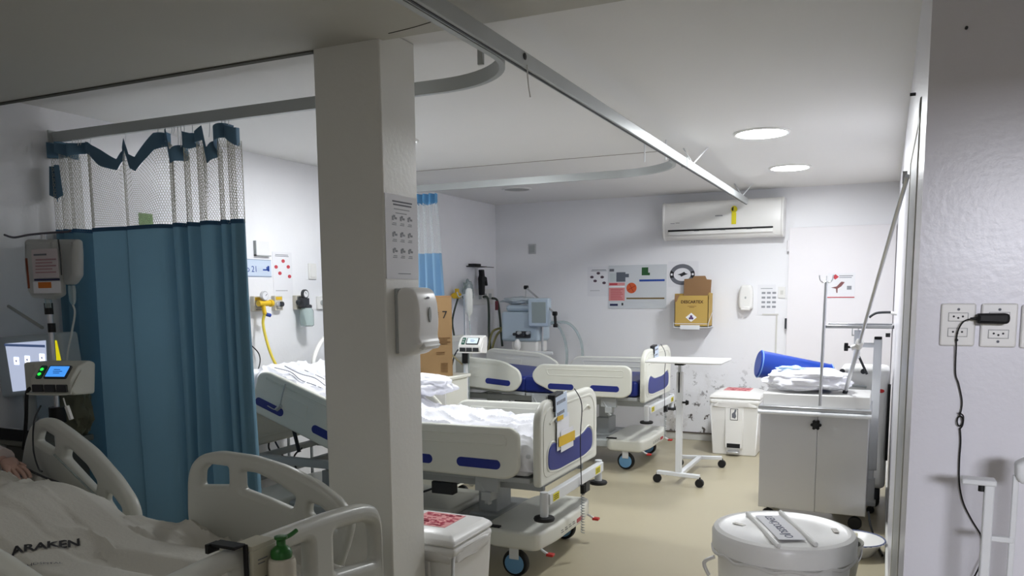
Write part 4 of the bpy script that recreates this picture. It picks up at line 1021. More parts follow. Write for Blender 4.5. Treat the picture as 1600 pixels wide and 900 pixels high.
# grey drawer cabinet against the left wall
t = thing('drawer_cabinet', 'grey drawer cabinet standing behind the infusion stand at the left wall', 'cabinet', (-3.72, 6.1, 0))
obj('body', bx((-3.97, 5.80, .05), (-3.50, 6.32, .98)), gplas, t, bevel=.006)
for k in range(5):
    d_ = obj('drawer', bx((-3.50, 5.82, .10+k*.172), (-3.485, 6.30, .255+k*.172)), mat('pale_drawer', (196, 198, 196), .4), t, bevel=.003); obj('handle', bx((-3.485, 5.97, .17+k*.172), (-3.468, 6.15, .185+k*.172)), gplas, d_)
# ventilator on its stand in the corner
VX, VY = -3.42, 7.78
t = thing('ventilator', 'pale breathing ventilator with a side screen in the back left corner', 'ventilator', (VX, VY, 0))
pv = [P(a_, b_, 'y', VY-.18) for a_, b_ in ((790, 492), (845, 478), (850, 530), (800, 540), (787, 520))]
obj('body', bx((VX-.24, VY-.17, 1.02), (VX+.18, VY+.17, 1.33)), mat('pale_blue_body', (188, 204, 216), .4), t, bevel=.03, seg=4)
obj('top_dome', bx((VX-.20, VY-.15, 1.33), (VX+.10, VY+.15, 1.40)), mat('pale_blue_body', (188, 204, 216), .4), t, bevel=.05, seg=4)
obj('lower_body', bx((VX-.14, VY-.14, .90), (VX+.16, VY+.14, 1.03)), wplas, t, bevel=.02)
obj('screen_housing', bx((VX+.10, VY-.24, 1.18), (VX+.33, VY-.16, 1.47)), mat('pale_blue_body', (188, 204, 216), .4), t, bevel=.015, seg=3)
obj('screen', bx((VX+.145, VY-.245, 1.22), (VX+.30, VY-.239, 1.43)), mat('unlit_screen', (150, 162, 160), .2), t, bevel=.004)
obj('valve_block', bx((VX-.06, VY-.20, 1.06), (VX+.10, VY-.16, 1.13)), dark, t, bevel=.006)
for k in range(4): obj('connector', cy((VX-.05+k*.05, VY-.21, 1.10+.015*(k % 2)), (VX-.05+k*.05, VY-.26, 1.10+.015*(k % 2)), .016), [dark, gplas, dark, steel][k], t)
obj('filter', la([(.012, -.06), (.035, -.03), (.035, .03), (.012, .06)], (VX-.02, VY-.24, .99), 18), wplas, t)
obj('pedestal', bx((VX-.05, VY-.05, .10), (VX+.07, VY+.07, .91)), gplas, t, bevel=.01)
for k in range(5):
    a_ = k*1.2566; obj('foot', bx((0, -.03, .06), (.30, .03, .10), Matrix.Translation((VX, VY-.02, 0)) @ Matrix.Rotation(a_, 4, 'Z')), gplas, t, bevel=.01)
for k in range(5):
    a_ = k*1.2566; xx, yy = VX+.27*math.cos(a_), VY-.02+.27*math.sin(a_); obj('castor', la([(.01, -.014), (.029, -.014), (.031, 0), (.029, .014), (.01, .014)], (xx, yy, .031), 16, 'y'), black, t)
obj('support_post', cy((VX+.2, VY-.1, .85), (VX+.2, VY-.1, 1.2), .012), steel, t)
a_ = P(822, 449, 'y', VY-.1); b_ = P(867, 490, 'y', VY-.25); c_ = P(868, 508, 'y', VY-.25); d_ = P(821, 478, 'y', VY-.1)
obj('support_arm', merge(cy(a_, b_, .010), cy(d_, a_, .005)), steel, t)
obj('arm_joint', merge(cy(a_+Vector((-.02, 0, .0)), a_+Vector((.02, 0, 0)), .02), cy(b_, c_, .014), cy(b_+Vector((-.02, 0, 0)), b_+Vector((.02, 0, 0)), .022), cy(c_+Vector((-.02, 0, -.005)), c_+Vector((.02, 0, -.005)), .018)), black, t)
obj('cart_rail', bx((VX-.05, VY-.27, .90), (VX+.38, VY-.24, .93)), wmetal, t, bevel=.004)
o = obj('towel_bundle', blob((VX-.08, VY-.05, 1.445), (.20, .11, .04), 3, .3, 3), mat('clear_bag_grey', (196, 206, 212), .4)); tag(o, 'folded pale plastic bag lying on top of the ventilator', 'bag')
for k, dx in enumerate((.45, .62)):
    pts_ = [(VX+.25, VY-.2, 1.2), (VX+dx*.8, VY-.15, 1.22), (VX+dx, VY-.1, 1.05), (VX+dx+.02, VY-.1, .8), (VX+dx-.06, VY-.12, .5)]
    o = obj('breathing_hose', tb(pts_, .014, 10), clear); tag(o, ['clear breathing hose hanging beside the ventilator, inner loop', 'clear breathing hose hanging beside the ventilator, outer loop'][k], 'hose')

# ------------------------------------------------------------------ things on the back wall
FBW = FR((0, YB, 0), (1, 0, 0), (0, 0, 1))
def bq(px, py): q = P(px, py, 'y', YB); return q.x, q.z
def bpaper(name, label, cat, p0, p1, m=None, thick=.002): return wall_paper(name, label, cat, p0, p1, m, FBW, bq, thick)
u, v = bq(832, 389); t = thing('wall_plate', 'small grey square plate on the back wall near the left corner', 'plate', (u, YB, v))
obj('plate', fr_boxes(FBW, [(u-.045, v-.055, u+.045, v+.055)], 0, .008), mat('grey_plate', (196, 196, 198), .5), t, bevel=.003); obj('inner_plate', fr_boxes(FBW, [(u-.03, v-.04, u+.03, v+.04)], .008, .011), gplas, t, bevel=.001)
t, u0, v0, u1, v1 = bpaper('poster', 'white poster with a ring of dark pictograms, leftmost on the back wall', 'poster', (918, 417), (951, 463))
for (a_, b_) in ((935, 427), (925, 433), (941, 433), (930, 439), (944, 442)):
    u, v = bq(a_, b_); obj('pictogram', plate([disc_pts(u, v, .020, .014, 14)], .0012, .0004, FBW @ Matrix.Translation((0, 0, .0026))), mat('plum_ink', (84, 66, 78), .7), t)
obj('printed_text', fr_boxes(FBW, [(u0+.05, v1-.035, u1-.03, v1-.031), (u0+.04, v1-.046, u1-.025, v1-.042), (u0+.03, v0+.06, u1-.1, v0+.063)], .0022, .0028), inkg, t)
t, u0, v0, u1, v1 = bpaper('notice_board', 'wide acrylic notice board holding several coloured notices', 'notice board', (951, 415), (1041, 482), mat('acrylic_board', (214, 218, 222), .25), .006)
W_ = u1-u0; Hh = v1-v0
def nb(name, a_, b_, c_, d_, m, w=.0062): return obj(name, fr_boxes(FBW, [(u0+a_*W_, v0+b_*Hh, u0+c_*W_, v0+d_*Hh)], w, w+.0008), m, t)
nb('grey_notice', .14, .62, .30, .84, mat('slate_print', (98, 104, 114), .7)); nb('grey_notice', .16, .72, .36, .80, mat('slate_print', (98, 104, 114), .7), .0071); nb('small_heading', .02, .86, .10, .92, inkg)
nb('bottle_picture', .03, .62, .13, .82, mat('pale_print', (196, 204, 206), .7))
nb('red_notice', .01, .18, .29, .60, inkpk); nb('red_heading', .02, .545, .16, .585, inkr, .0071); nb('white_band', .01, .485, .29, .53, paper, .0071)
obj('red_text', fr_boxes(FBW, [(u0+.04*W_, v0+(.21+k*.038)*Hh, u0+(.26-(k % 3)*.02)*W_, v0+(.222+k*.038)*Hh) for k in range(7)], .0071, .0078), inkr, t)
u, v = bq(987, 450); obj('orange_wheel', plate([disc_pts(u, v, .055, .055, 24)], .0012, .0004, FBW @ Matrix.Translation((0, 0, .0068))), orange, t)
obj('wheel_lines', fr_boxes(FBW @ Matrix.Translation((u, v, .0076)) @ Matrix.Rotation(.5, 4, 'Z'), [(-.05, -.003, .05, .003), (-.003, -.05, .003, .05)], 0, .0005), mat('dark_orange', (170, 50, 30), .7), t)
nb('green_notice', .58, .76, .69, .94, inkgr); nb('green_tab', .66, .76, .72, .82, inkgr, .0071)
nb('blue_strip', .54, .62, .97, .665, inkb); nb('brown_strip', .32, .215, .97, .25, mat('brown_strip', (124, 104, 66), .7))
nb('dark_footer', .03, .06, .17, .11, mat('navy_ink', (40, 44, 84), .7)); nb('dark_footer', .235, .07, .265, .13, ink)
t, u0, v0, u1, v1 = bpaper('poster', 'white poster with a large dark ring behind the open yellow box', 'poster', (1044, 409), (1091, 448))
u, v = bq(1066, 429); Fp = FBW @ Matrix.Translation((0, 0, .0026))
ring = plate([disc_pts(u, v, .128, .106, 40), disc_pts(u, v, .088, .066, 40)], .001, .0003, Fp); obj('ring', ring, inkg, t)
for s in (-1, 1): obj('ring_block', plate([disc_pts(u, v, .128, .106, 12, PI*(s < 0)-.42, PI*(s < 0)+.42)+disc_pts(u, v, .088, .066, 12, PI*(s < 0)+.42, PI*(s < 0)-.42)], .0014, .0003, Fp @ Matrix.Translation((0, 0, .0004))), ink, t)
obj('bird_picture', plate([rpoly([(u-.05, v), (u-.01, v+.012), (u+.02, v+.028), (u+.035, v+.012), (u+.06, v+.006), (u+.02, v-.008), (u-.01, v-.022), (u-.02, v-.006)], .004)], .001, .0003, Fp), ink, t)
obj('white_letters', fr_boxes(FBW, [(u-.118, v-.008, u-.098, v+.012), (u+.098, v-.008, u+.118, v+.012)], .0036, .0042), paper, t)
# yellow sharps box on its bracket
YX = YB-.14
q0 = P(1055, 470, 'y', YX-.08); q1 = P(1107, 503, 'y', YX-.08)
x0, x1, zb, zt = q0.x, q1.x, P(1080, 510, 'y', YX-.08).z, P(1055, 462, 'y', YX-.08).z
t = thing('sharps_box', 'yellow cardboard sharps box with its brown lid standing open', 'box', ((x0+x1)/2, YX, zb))
bm = B(); yf, yk = YX-.10, YX+.10
for a_, b_ in (((x0, yf, zb), (x1, yf+.006, zt)), ((x0, yk-.006, zb), (x1, yk, zt+.02)), ((x0, yf, zb), (x0+.006, yk, zt+.02)), ((x1-.006, yf, zb), (x1, yk, zt+.02)), ((x0, yf, zb), (x1, yk, zb+.006))): box(bm, a_, b_)
obj('carton', bm, cardy, t)
obj('lid', plate([rpoly([(x0+.05, zt), (x0+.05, zt+.17), (x0+.13, zt+.175), (x0+.15, zt+.20), (x0+.26, zt+.20), (x0+.275, zt+.165), (x1-.01, zt+.16), (x1-.015, zt-.01)], .004)], .004, .001, FR((0, yk-.03-.08*zt, 0), (1, 0, 0), (0, .08, 1))), cardd, t)
obj('side_flap', plate([[(x0+.0, zt-.0), (x0+.05, zt+.01), (x0+.02, zt-.06), (x0, zt-.06)]], .003, .001, FR((0, yf-.004, 0), (1, 0, 0), (0, 0, 1))), cardd, t)
obj('side_flap', plate([[(0, zt-.04), (0, zt+.03), (.18, zt+.02), (.16, zt-.04)]], .003, .001, FR((x1+.004, yf, 0), (0, 1, 0), (0.0, 0, 1))), cardy, t)
FS = FR((0, yf-.001, 0), (1, 0, 0), (0, 0, 1)); wb = x1-x0; xc = (x0+x1)/2
text('lettering', 'DESCARTEX', .040, FS @ Matrix.Translation((xc+.005, zt-.075, 0)), mat('dark_brown_ink', (70, 46, 30), .7), t, align='CENTER', bold=.001)
obj('printed_text', fr_boxes(FS, [(xc-.04, zt-.105, xc+.05, zt-.102), (xc-.02, zt-.117, xc+.03, zt-.113)], 0, .0012), mat('brown_ink', (110, 78, 44), .8), t)
obj('hazard_diamond', plate([[(xc-.055, zb+.09), (xc, zb+.135), (xc+.055, zb+.09), (xc, zb+.045)]], .0014, .0004, FS), paper, t)
obj('hazard_symbol', merge(*[la([(.012, 0), (.012, .001)], (xc+.013*math.cos(a_), yf-.0032, zb+.087+.013*math.sin(a_)), 14, 'y') for a_ in (PI/2, PI*7/6, -PI/6)]), mat('purple_ink', (90, 60, 110), .7), t)
obj('bottom_band', fr_boxes(FS, [(x0, zb+.025, x1, zb+.030)], 0, .002), paper, t)
t = thing('box_bracket', 'white wire bracket holding the yellow sharps box on the back wall', 'bracket', (xc, YB, zb-.01))
obj('tray', merge(bx((x0-.005, yf-.01, zb-.012), (x1+.005, YB, zb-.004)), bx((x0+.06, yf-.014, zb-.03), (x1-.08, yf-.004, zb+.014))), wmetal, t, bevel=.002)
for xx in (x0-.007, x1+.003): obj('side_wire', tb([(xx, yf-.008, zb), (xx, yf-.008, zb+.03), (xx, YB-.005, zb+.16)], .003, 6, 0), wmetal, t)
# dispenser, list, socket, conduit
u, v = bq(1167, 465)
t = thing('soap_dispenser', 'small white soap dispenser on the back wall beside the door', 'dispenser', (u, YB, v))
obj('housing', plate([rpoly([(u-.065, v-.115), (u-.07, v+.05), (u-.05, v+.125), (u+.05, v+.125), (u+.07, v+.05), (u+.065, v-.115)], [.03, .04, .03, .03, .04, .03])], .09, .025, FBW @ Matrix.Translation((0, 0, .045)), 4), wplas, t)
obj('window', plate([stadium(-.012, .012, 0, .016)], .003, .001, FBW @ Matrix.Translation((u, v+.0, .0915)) @ Matrix.Rotation(PI/2, 4, 'Z')), gplas, t)
obj('lever', fr_boxes(FBW, [(u-.045, v-.125, u+.045, v-.085)], .05, .10), wplas, t, bevel=.01)
t, u0, v0, u1, v1 = bpaper('poster', 'white sheet with a grid of small grey drawings right of the small dispenser', 'poster', (1184, 445), (1211, 491))
obj('printed_text', fr_boxes(FBW, [(u0+.04+c_*.05, v1-.09-r_*.045, u0+.075+c_*.05, v1-.07-r_*.045) for r_ in range(4) for c_ in range(3)]+[(u0+.03, v1-.04, u1-.03, v1-.034)], .0022, .0028), mat('pale_ink', (150, 152, 158), .7), t)
u, v = bq(1222, 457); t = thing('switch_plate', 'small white switch plate beside the frame of the back door', 'switch', (u, YB, v))
obj('plate', fr_boxes(FBW, [(u-.035, v-.055, u+.03, v+.055)], 0, .010), wplas, t, bevel=.003); obj('rocker', fr_boxes(FBW, [(u-.015, v-.02, u+.012, v+.02)], .010, .014), trimw, t, bevel=.001)
a_ = bq(1196, 491); b_ = bq(1211, 560)
o = obj('conduit', merge(bx((a_[0]-.03, YB-.008, a_[1]-.006), (b_[0]+.02, YB, a_[1]+.006)), bx((b_[0]-.004, YB-.010, .6), (b_[0]+.012, YB, a_[1]))), trimw); tag(o, 'thin surface conduit turning down the back wall below the drawing sheet', 'conduit')
# air conditioner
t = thing('air_conditioner', 'white split air conditioner on the back wall under the ceiling', 'air conditioner', (-1.53, YB, 2.15))
A0 = P(1035, 321, 'y', YB-.21); A1 = P(1223, 369, 'y', YB-.21)
ax0, ax1, az0, az1 = A0.x, A1.x, A1.z, P(1130, 312, 'y', YB-.21).z
prof = rpoly([(YB, az0+.03), (YB-.08, az0), (YB-.17, az0+.01), (YB-.205, az0+.07), (YB-.215, az0+.14), (YB-.205, az1-.03), (YB-.17, az1), (YB, az1)], [.01, .03, .03, .04, .1, .03, .02, .005])
me = plate([[(-p[0], p[1]) for p in prof]], (ax1-ax0)-.012, .008, FR(((ax0+ax1)/2, 0, 0), (0, -1, 0), (0, 0, 1)), 3); obj('body', me, wplas, t)
for xx in (ax0-.002, ax1-.022): obj('end_cap', plate([[(-YB+(YB-p[0])*1.03, az0+.15+(p[1]-az0-.15)*1.02) for p in prof]], .026, .01, FR((xx+.012, 0, 0), (0, -1, 0), (0, 0, 1)), 3), wplas, t)
obj('air_slot', bx((ax0+.06, YB-.213, az0+.082), (ax1-.09, YB-.203, az0+.098)), black, t, bevel=.003)
obj('air_flap', bx((ax0+.06, YB-.216, az0+.045), (ax1-.09, YB-.196, az0+.080)), wplas, t, bevel=.006)
for k in range(3): obj('flap_pin', bx((ax0+.32+k*.25, YB-.217, az0+.078), (ax0+.37+k*.25, YB-.212, az0+.09)), dark, t)
FA = FR((0, YB-.2165, 0), (1, 0, 0), (0, 0, 1))
q = P(1147, 327, 'y', YB-.216); obj('energy_label', plate([disc_pts(q.x, q.z, .030, .033, 20), ], .001, .0003, FA), yellab, t)
obj('energy_label', fr_boxes(FA, [(q.x-.022, q.z-.14, q.x+.022, q.z-.03)], 0, .001), yellab, t); obj('label_print', plate([disc_pts(q.x-.004, q.z+.003, .018, .022, 14, PI/2, 3*PI/2)], .001, .0003, FA @ Matrix.Translation((0, 0, .001))), ink, t)
q = P(1123, 337, 'y', YB-.216); obj('wordmark', fr_boxes(FA, [(q.x-.032+k*.014, q.z-.005, q.x-.022+k*.014, q.z+.005) for k in range(5)], 0, .001), inkg, t)
q = P(1048, 350, 'y', YB-.21); obj('small_print', fr_boxes(FA, [(q.x, q.z, q.x+.04, q.z+.004), (q.x+.05, q.z+.003, q.x+.09, q.z+.007)], 0, .001), inkg, t)
q = P(1213, 360, 'y', YB-.15); obj('drain_fitting', cy((q.x, q.y, q.z), (q.x, q.y, q.z-.04), .03), wplas, t, bevel=.005)
# door sign
FD = FR((0, YB-.035, 0), (1, 0, 0), (0, 0, 1)); a_ = P(1294, 427, 'y', YB-.035); b_ = P(1335, 465, 'y', YB-.035)
t = thing('door_sign', 'white sign with a reddish drawing and red lower edge on the back door', 'sign', ((a_.x+b_.x)/2, YB-.036, (a_.z+b_.z)/2))
obj('sheet', fr_boxes(FD, [(a_.x, b_.z, b_.x, a_.z)], 0, .003), paper, t)
obj('red_edge', fr_boxes(FD, [(a_.x, b_.z, b_.x, b_.z+.008)], .003, .005), inkr, t)
cx_, cz_ = (a_.x+b_.x)/2, (a_.z+b_.z)/2
obj('diamond', plate([[(a_.x+.035, a_.z-.035), (a_.x+.065, a_.z-.01), (a_.x+.095, a_.z-.035), (a_.x+.065, a_.z-.06)]], .001, .0003, FD @ Matrix.Translation((0, 0, .0035))), inkr, t)
obj('drawing', plate([rpoly([(cx_-.09, cz_-.02), (cx_-.04, cz_-.01), (cx_+.0, cz_+.035), (cx_+.03, cz_+.03), (cx_+.0, cz_-.01), (cx_-.03, cz_-.03), (cx_-.03, cz_-.07), (cx_-.04, cz_-.07), (cx_-.045, cz_-.03)], .004)], .001, .0003, FD @ Matrix.Translation((0, 0, .0035))), mat('brown_red_ink', (130, 84, 84), .7), t)
obj('printed_text', fr_boxes(FD, [(cx_-.02, a_.z-.03, b_.x-.02, a_.z-.022), (cx_-.02, a_.z-.045, b_.x-.03, a_.z-.038), (cx_+.05, cz_-.04, cx_+.09, cz_-.005)], .003, .004), mat('pale_ink', (170, 170, 176), .7), t)
# ------------------------------------------------------------------ pedal bins
def pedal_bin(label, x0, x1, y0, y1, h, group='white pedal bins'):
    t = thing('pedal_bin', label, 'bin', ((x0+x1)/2, (y0+y1)/2, 0), group)
    cx, cyy = (x0+x1)/2, (y0+y1)/2; w, d = (x1-x0)/2, (y1-y0)/2
    bm = B(); G = []
    for z, k in ((.0, .86), (.04, .87), (h*.80, .97), (h*.80+.01, .98)):
        G.append([bm.verts.new((cx+sx*w*k, cyy+sy*d*k, z)) for sx, sy in ((-1, -1), (1, -1), (1, 1), (-1, 1))])
    for a_, b_ in zip(G, G[1:]):
        for k in range(4): bm.faces.new((a_[k], a_[(k+1) % 4], b_[(k+1) % 4], b_[k]))
    bm.faces.new(G[0][::-1]); bm.faces.new(G[-1]); obj('body', bm, wplas, t, bevel=.022, seg=3)
    obj('front_panel', bx((cx-w*.36, y0+.002, .07), (cx+w*.36, y0+.05, h*.79)), wplas, t, bevel=.008)
    obj('collar', bx((cx-w, y0, h*.80), (cx+w, y1, h*.885)), wplas, t, bevel=.02, seg=3)
    obj('bin_bag', blob((cx, cyy, h*.80), (w*1.03, d*1.03, .035), 4, .06, 3, .35), mat('bag_film', (228, 226, 222), .35, trans=.1), t)
    bm = B(); G = []
    for z, k in ((h*.885, 1.0), (h*.93, 1.01), (h*.97, .86), (h, .62)):
        G.append([bm.verts.new((cx+sx*w*k, cyy+sy*d*k, z)) for sx, sy in ((-1, -1), (1, -1), (1, 1), (-1, 1))])
    for a_, b_ in zip(G, G[1:]):
        for k in range(4): bm.faces.new((a_[k], a_[(k+1) % 4], b_[(k+1) % 4], b_[k]))
    bm.faces.new(G[0][::-1]); bm.faces.new(G[-1]); obj('lid', bm, wplas, t, bevel=.018, seg=3)
    obj('lid_label', bx((cx-w*.52, cyy-d*.55, h), (cx+w*.52, cyy+d*.5, h+.002)), inkpk, t)
    rr = random.Random(3); bm = B()
    for k in range(60):
        a_ = cx-w*.48+rr.random()*w*.9; b_ = cyy-d*.5+rr.random()*d*.92; box(bm, (a_, b_, h+.002), (a_+.012+rr.random()*.02, b_+.006+rr.random()*.006, h+.0028))
    obj('label_print', bm, mat('crimson_ink', (176, 40, 70), .7), t)
    obj('pedal', bx((cx-.055, y0-.035, .02), (cx+.055, y0+.03, .045)), steel, t, bevel=.005)
    obj('pedal_recess', bx((cx-.06, y0+.0, .075), (cx+.06, y0+.01, .115)), black, t)
    Ff = FR((cx, y0+.001, 0), (1, 0, 0), (0, 0, 1))
    obj('pictogram_frame', frame_line(rpoly([(-.035, h*.56), (-.035, h*.74), (.035, h*.74), (.035, h*.56)], .004), .004, Ff, .002), ink, t)
    obj('pictogram', plate([rpoly([(-.018, h*.60), (-.02, h*.66), (.0, h*.69), (.006, h*.73), (.022, h*.72), (.012, h*.67), (.02, h*.62), (.01, h*.585)], .004)], .002, .0005, Ff), inkg, t)
pedal_bin('white pedal bin with a pink label on the lid by the back wall', -1.46, -1.0, 7.52, 7.98, .60)
pedal_bin('white pedal bin with a crimson label beside the pillar, in front of the middle bed', -1.98, -1.60, 2.85, 3.22, .52)

# ------------------------------------------------------------------ overbed table
def caster(t, x, y, r=.035, m=None):
    obj('castor', merge(la([(.012, -.016), (r-.003, -.016), (r, -.012), (r, .012), (r-.003, .016), (.012, .016)], (x, y, r), 20, 'y'), cy((x, y, r), (x, y, r*2+.012), .009)), m or black, t)
t = thing('overbed_table', 'white overbed table on castors standing before the back wall', 'table', (-1.46, 6.62, 0))
tx, ty = -1.50, 6.55
a_ = P(1027, 742, 'z', .06); b_ = P(1093, 750, 'z', .06); c_ = P(1062, 718, 'z', .06); d_ = P(1128, 720, 'z', .06)
def beam(p, q, w, h): 
    p = Vector(p); q = Vector(q); dd = (q-p); L = dd.length; M4 = FR(p, dd, (0, 0, 1)); return box(B(), (0, -h/2, -w/2), (L, h/2, w/2), M4)
z_ = .085
fl, fr2, bl, br = Vector((a_.x, a_.y, z_)), Vector((b_.x, b_.y, z_)), Vector((c_.x, c_.y, z_)), Vector((d_.x, d_.y, z_))
obj('base', beam(fl, fr2, .04, .03), wmetal, t, bevel=.004); obj('base', beam(bl, br, .04, .03), wmetal, t, bevel=.004)
mf = fl.lerp(fr2, .52); mb = bl.lerp(br, .48); obj('crossbar', beam(mf, mb, .04, .03), wmetal, t, bevel=.004)
for p in (fl, fr2, bl, br): caster(t, p.x, p.y, .034)
cxp = P(1060, 742, 'y', mf.y+.02).x
obj('column', bx((cxp-.022, mf.y-.01, .08), (cxp+.022, mf.y+.05, .90)), wmetal, t, bevel=.004)
obj('inner_column', bx((cxp-.012, mf.y+.0, .72), (cxp+.012, mf.y+.04, .965)), steel, t)
obj('slot', bx((cxp-.006, mf.y-.012, .74), (cxp+.006, mf.y-.009, .90)), dark, t)
obj('knob', merge(cy((cxp+.022, mf.y+.02, .66), (cxp+.05, mf.y+.02, .66), .008), cy((cxp+.05, mf.y+.02, .66), (cxp+.07, mf.y+.02, .66), .022, .015)), black, t)
obj('collar', bx((cxp-.035, mf.y-.02, .955), (cxp+.035, mf.y+.06, .975)), black, t)
obj('arm', bx((cxp-.03, mf.y-.01, .965), (cxp+.25, mf.y+.05, .985)), wmetal, t)
tl = P(1005, 562, 'z', .99); tr_ = P(1127, 556, 'z', .99)
obj('tabletop', bx((cxp-.22, mf.y-.22, .985), (cxp+.36, mf.y+.22, 1.003)), mat('white_laminate', (228, 228, 226), .4), t, bevel=.006)

# ------------------------------------------------------------------ round linen bin
RX, RY, RZ = -.325, 3.2, .60
t = thing('linen_bin', 'large round white bin with a labelled lid, front right', 'bin', (RX, RY, 0))
obj('drum', la([(.001, 0), (.215, 0), (.222, .02), (.248, RZ-.07), (.255, RZ-.05), (.001, RZ-.05)], (RX, RY, 0), 64), wplas, t)
obj('lid', la([(.262, RZ-.075), (.268, RZ-.070), (.270, RZ-.012), (.262, RZ+.004), (.245, RZ+.010), (.232, RZ+.004), (.12, RZ+.012), (.001, RZ+.014)], (RX, RY, 0), 72), wplas, t)
q0 = P(1208, 812, 'z', RZ+.016); q1 = P(1262, 864, 'z', RZ+.016); dl = (q1-q0).normalized(); sd = Vector((-dl.y, dl.x, 0))
FLd = FR((q0.x, q0.y, RZ+.014), dl, sd)
obj('handle_ridge', fr_boxes(FLd, [(-.10, -.085, .34, -.070), (-.12, .055, .32, .070)], -.008, .010), wplas, t, bevel=.006)
obj('paper_strip', fr_boxes(FLd, [(-.06, -.055, .26, .045)], .001, .003), paper, t)
text('lettering', 'LENÇOIS/SUJO', .044, FLd @ Matrix.Translation((-.045, -.022, .0034)), mat('pen_ink', (40, 46, 84), .6), t)
for a_, b_, c_ in ((1155, 818, .05), (1305, 828, .05)):
    q = P(a_, b_, 'z', RZ+.013); obj('tape_piece', bx((-.5*c_, -.01, 0), (.5*c_, .01, .002), Matrix.Translation((q.x, q.y, RZ+.010)) @ Matrix.Rotation(.6+a_, 4, 'Z')), mat('clear_tape', (214, 210, 200), .25), t)
obj('bag_rim', tb([(RX+.266*math.cos(k*PI/16), RY+.266*math.sin(k*PI/16), RZ-.08+.008*math.sin(k*2.3)) for k in range(32)], .007, 6, 2, True), mat('bag_film', (228, 226, 222), .35), t)
q = P(1108, 880, 'y', RY-.05); obj('side_handle', tb([q+Vector((.02, 0, .03)), q+Vector((-.02, 0, .0)), q+Vector((-.0, 0, -.05))], .008, 8), mat('bag_film', (228, 226, 222), .35), t)
text('side_lettering', 'LENÇOL', .03, FR((RX-.02, RY-.258, RZ-.15), (1, 0, 0), (0, 0, 1)), ink, t)

# ------------------------------------------------------------------ stainless cart and what stands on it
YF = 5.40; cx0, cx1 = -.715, -.06; cz1 = P(1270, 645, 'y', YF).z
t = thing('steel_cart', 'white and steel cupboard cart with two doors and a black knob', 'cart', ((cx0+cx1)/2, YF+.22, 0))
obj('body', bx((cx0, YF+.012, .10), (cx1, YF+.46, cz1)), steelp, t, bevel=.004)
mid = P(1276, 700, 'y', YF).x
obj('door', bx((cx0+.004, YF, .105), (mid-.002, YF+.012, cz1-.02)), steelp, t, bevel=.002)
obj('door', bx((mid+.002, YF, .105), (cx1-.004, YF+.012, cz1-.02)), steelp, t, bevel=.002)
q = P(1275, 664, 'y', YF-.02); bm = B(); cyl(bm, (q.x, YF-.03, q.z), (q.x, YF-.008, q.z), .026, n=8); cyl(bm, (q.x, YF-.01, q.z), (q.x, YF, q.z), .012)
for k in range(6): cyl(bm, (q.x+.024*math.cos(k*PI/3), YF-.03, q.z+.024*math.sin(k*PI/3)), (q.x+.024*math.cos(k*PI/3), YF-.012, q.z+.024*math.sin(k*PI/3)), .010, n=8)
obj('knob', bm, black, t, bevel=.002)
ct = P(1270, 618, 'y', YF).z
obj('top_tray', bx((cx0-.012, YF-.02, cz1+.01), (cx1+.012, YF+.47, cz1+.035)), steel, t, bevel=.005)
obj('top_rail', cy((cx0-.01, YF-.03, cz1-.005), (cx1+.01, YF-.03, cz1-.005), .014), wmetal, t)
obj('top_box', bx((cx0+.01, YF+.03, cz1+.03), (cx1, YF+.44, ct)), wplas, t, bevel=.006)
for x_ in (cx0+.06, cx1-.06):
    for y_ in (YF+.06, YF+.40): caster(t, x_, y_, .042)
q0 = P(1291, 440, 'y', YF-.035); q1 = P(1281, 634, 'y', YF-.035)
t = thing('infusion_pole', 'upright steel infusion pole with small hooks at the front of the steel cart', 'pole', tuple(q1))
obj('pole', cy(q1, q0, .010), steel, t)
for s in (-1, 1): obj('hook', tb([q0, q0+Vector((s*.02, 0, -.004)), q0+Vector((s*.035, 0, .012)), q0+Vector((s*.04, 0, .04))], .004, 6), steel, t)
obj('hook', tb([q0, q0+Vector((0, .02, 0)), q0+Vector((0, .035, .035))], .004, 6), steel, t)
qa = P(1414.5, 287, 'y', 3.75); qb = P(1322, 608, 'y', 5.55)
t = thing('infusion_pole', 'long steel pole leaning from the steel cart up to the right wall', 'pole', tuple(qb))
qm = qb.lerp(qa, .30)
obj('pole', merge(cy(qb, qm, .013), cy(qm, qa, .009)), steel, t)
obj('lock_collar', merge(cy(qm-(qa-qb).normalized()*.02, qm+(qa-qb).normalized()*.04, .022), cy(qm, qm+Vector((-.04, -.01, -.02)), .014)), wplas, t)
obj('hook', merge(cy(qa, qa+(qa-qb).normalized()*.05, .009), bx((-.012, -.008, 0), (.006, .008, .05), Matrix.Translation(qa))), steel, t)
obj('tip', cy(qb+(qb-qa).normalized()*.03, qb+(qb-qa).normalized()*.075, .016), dark, t)
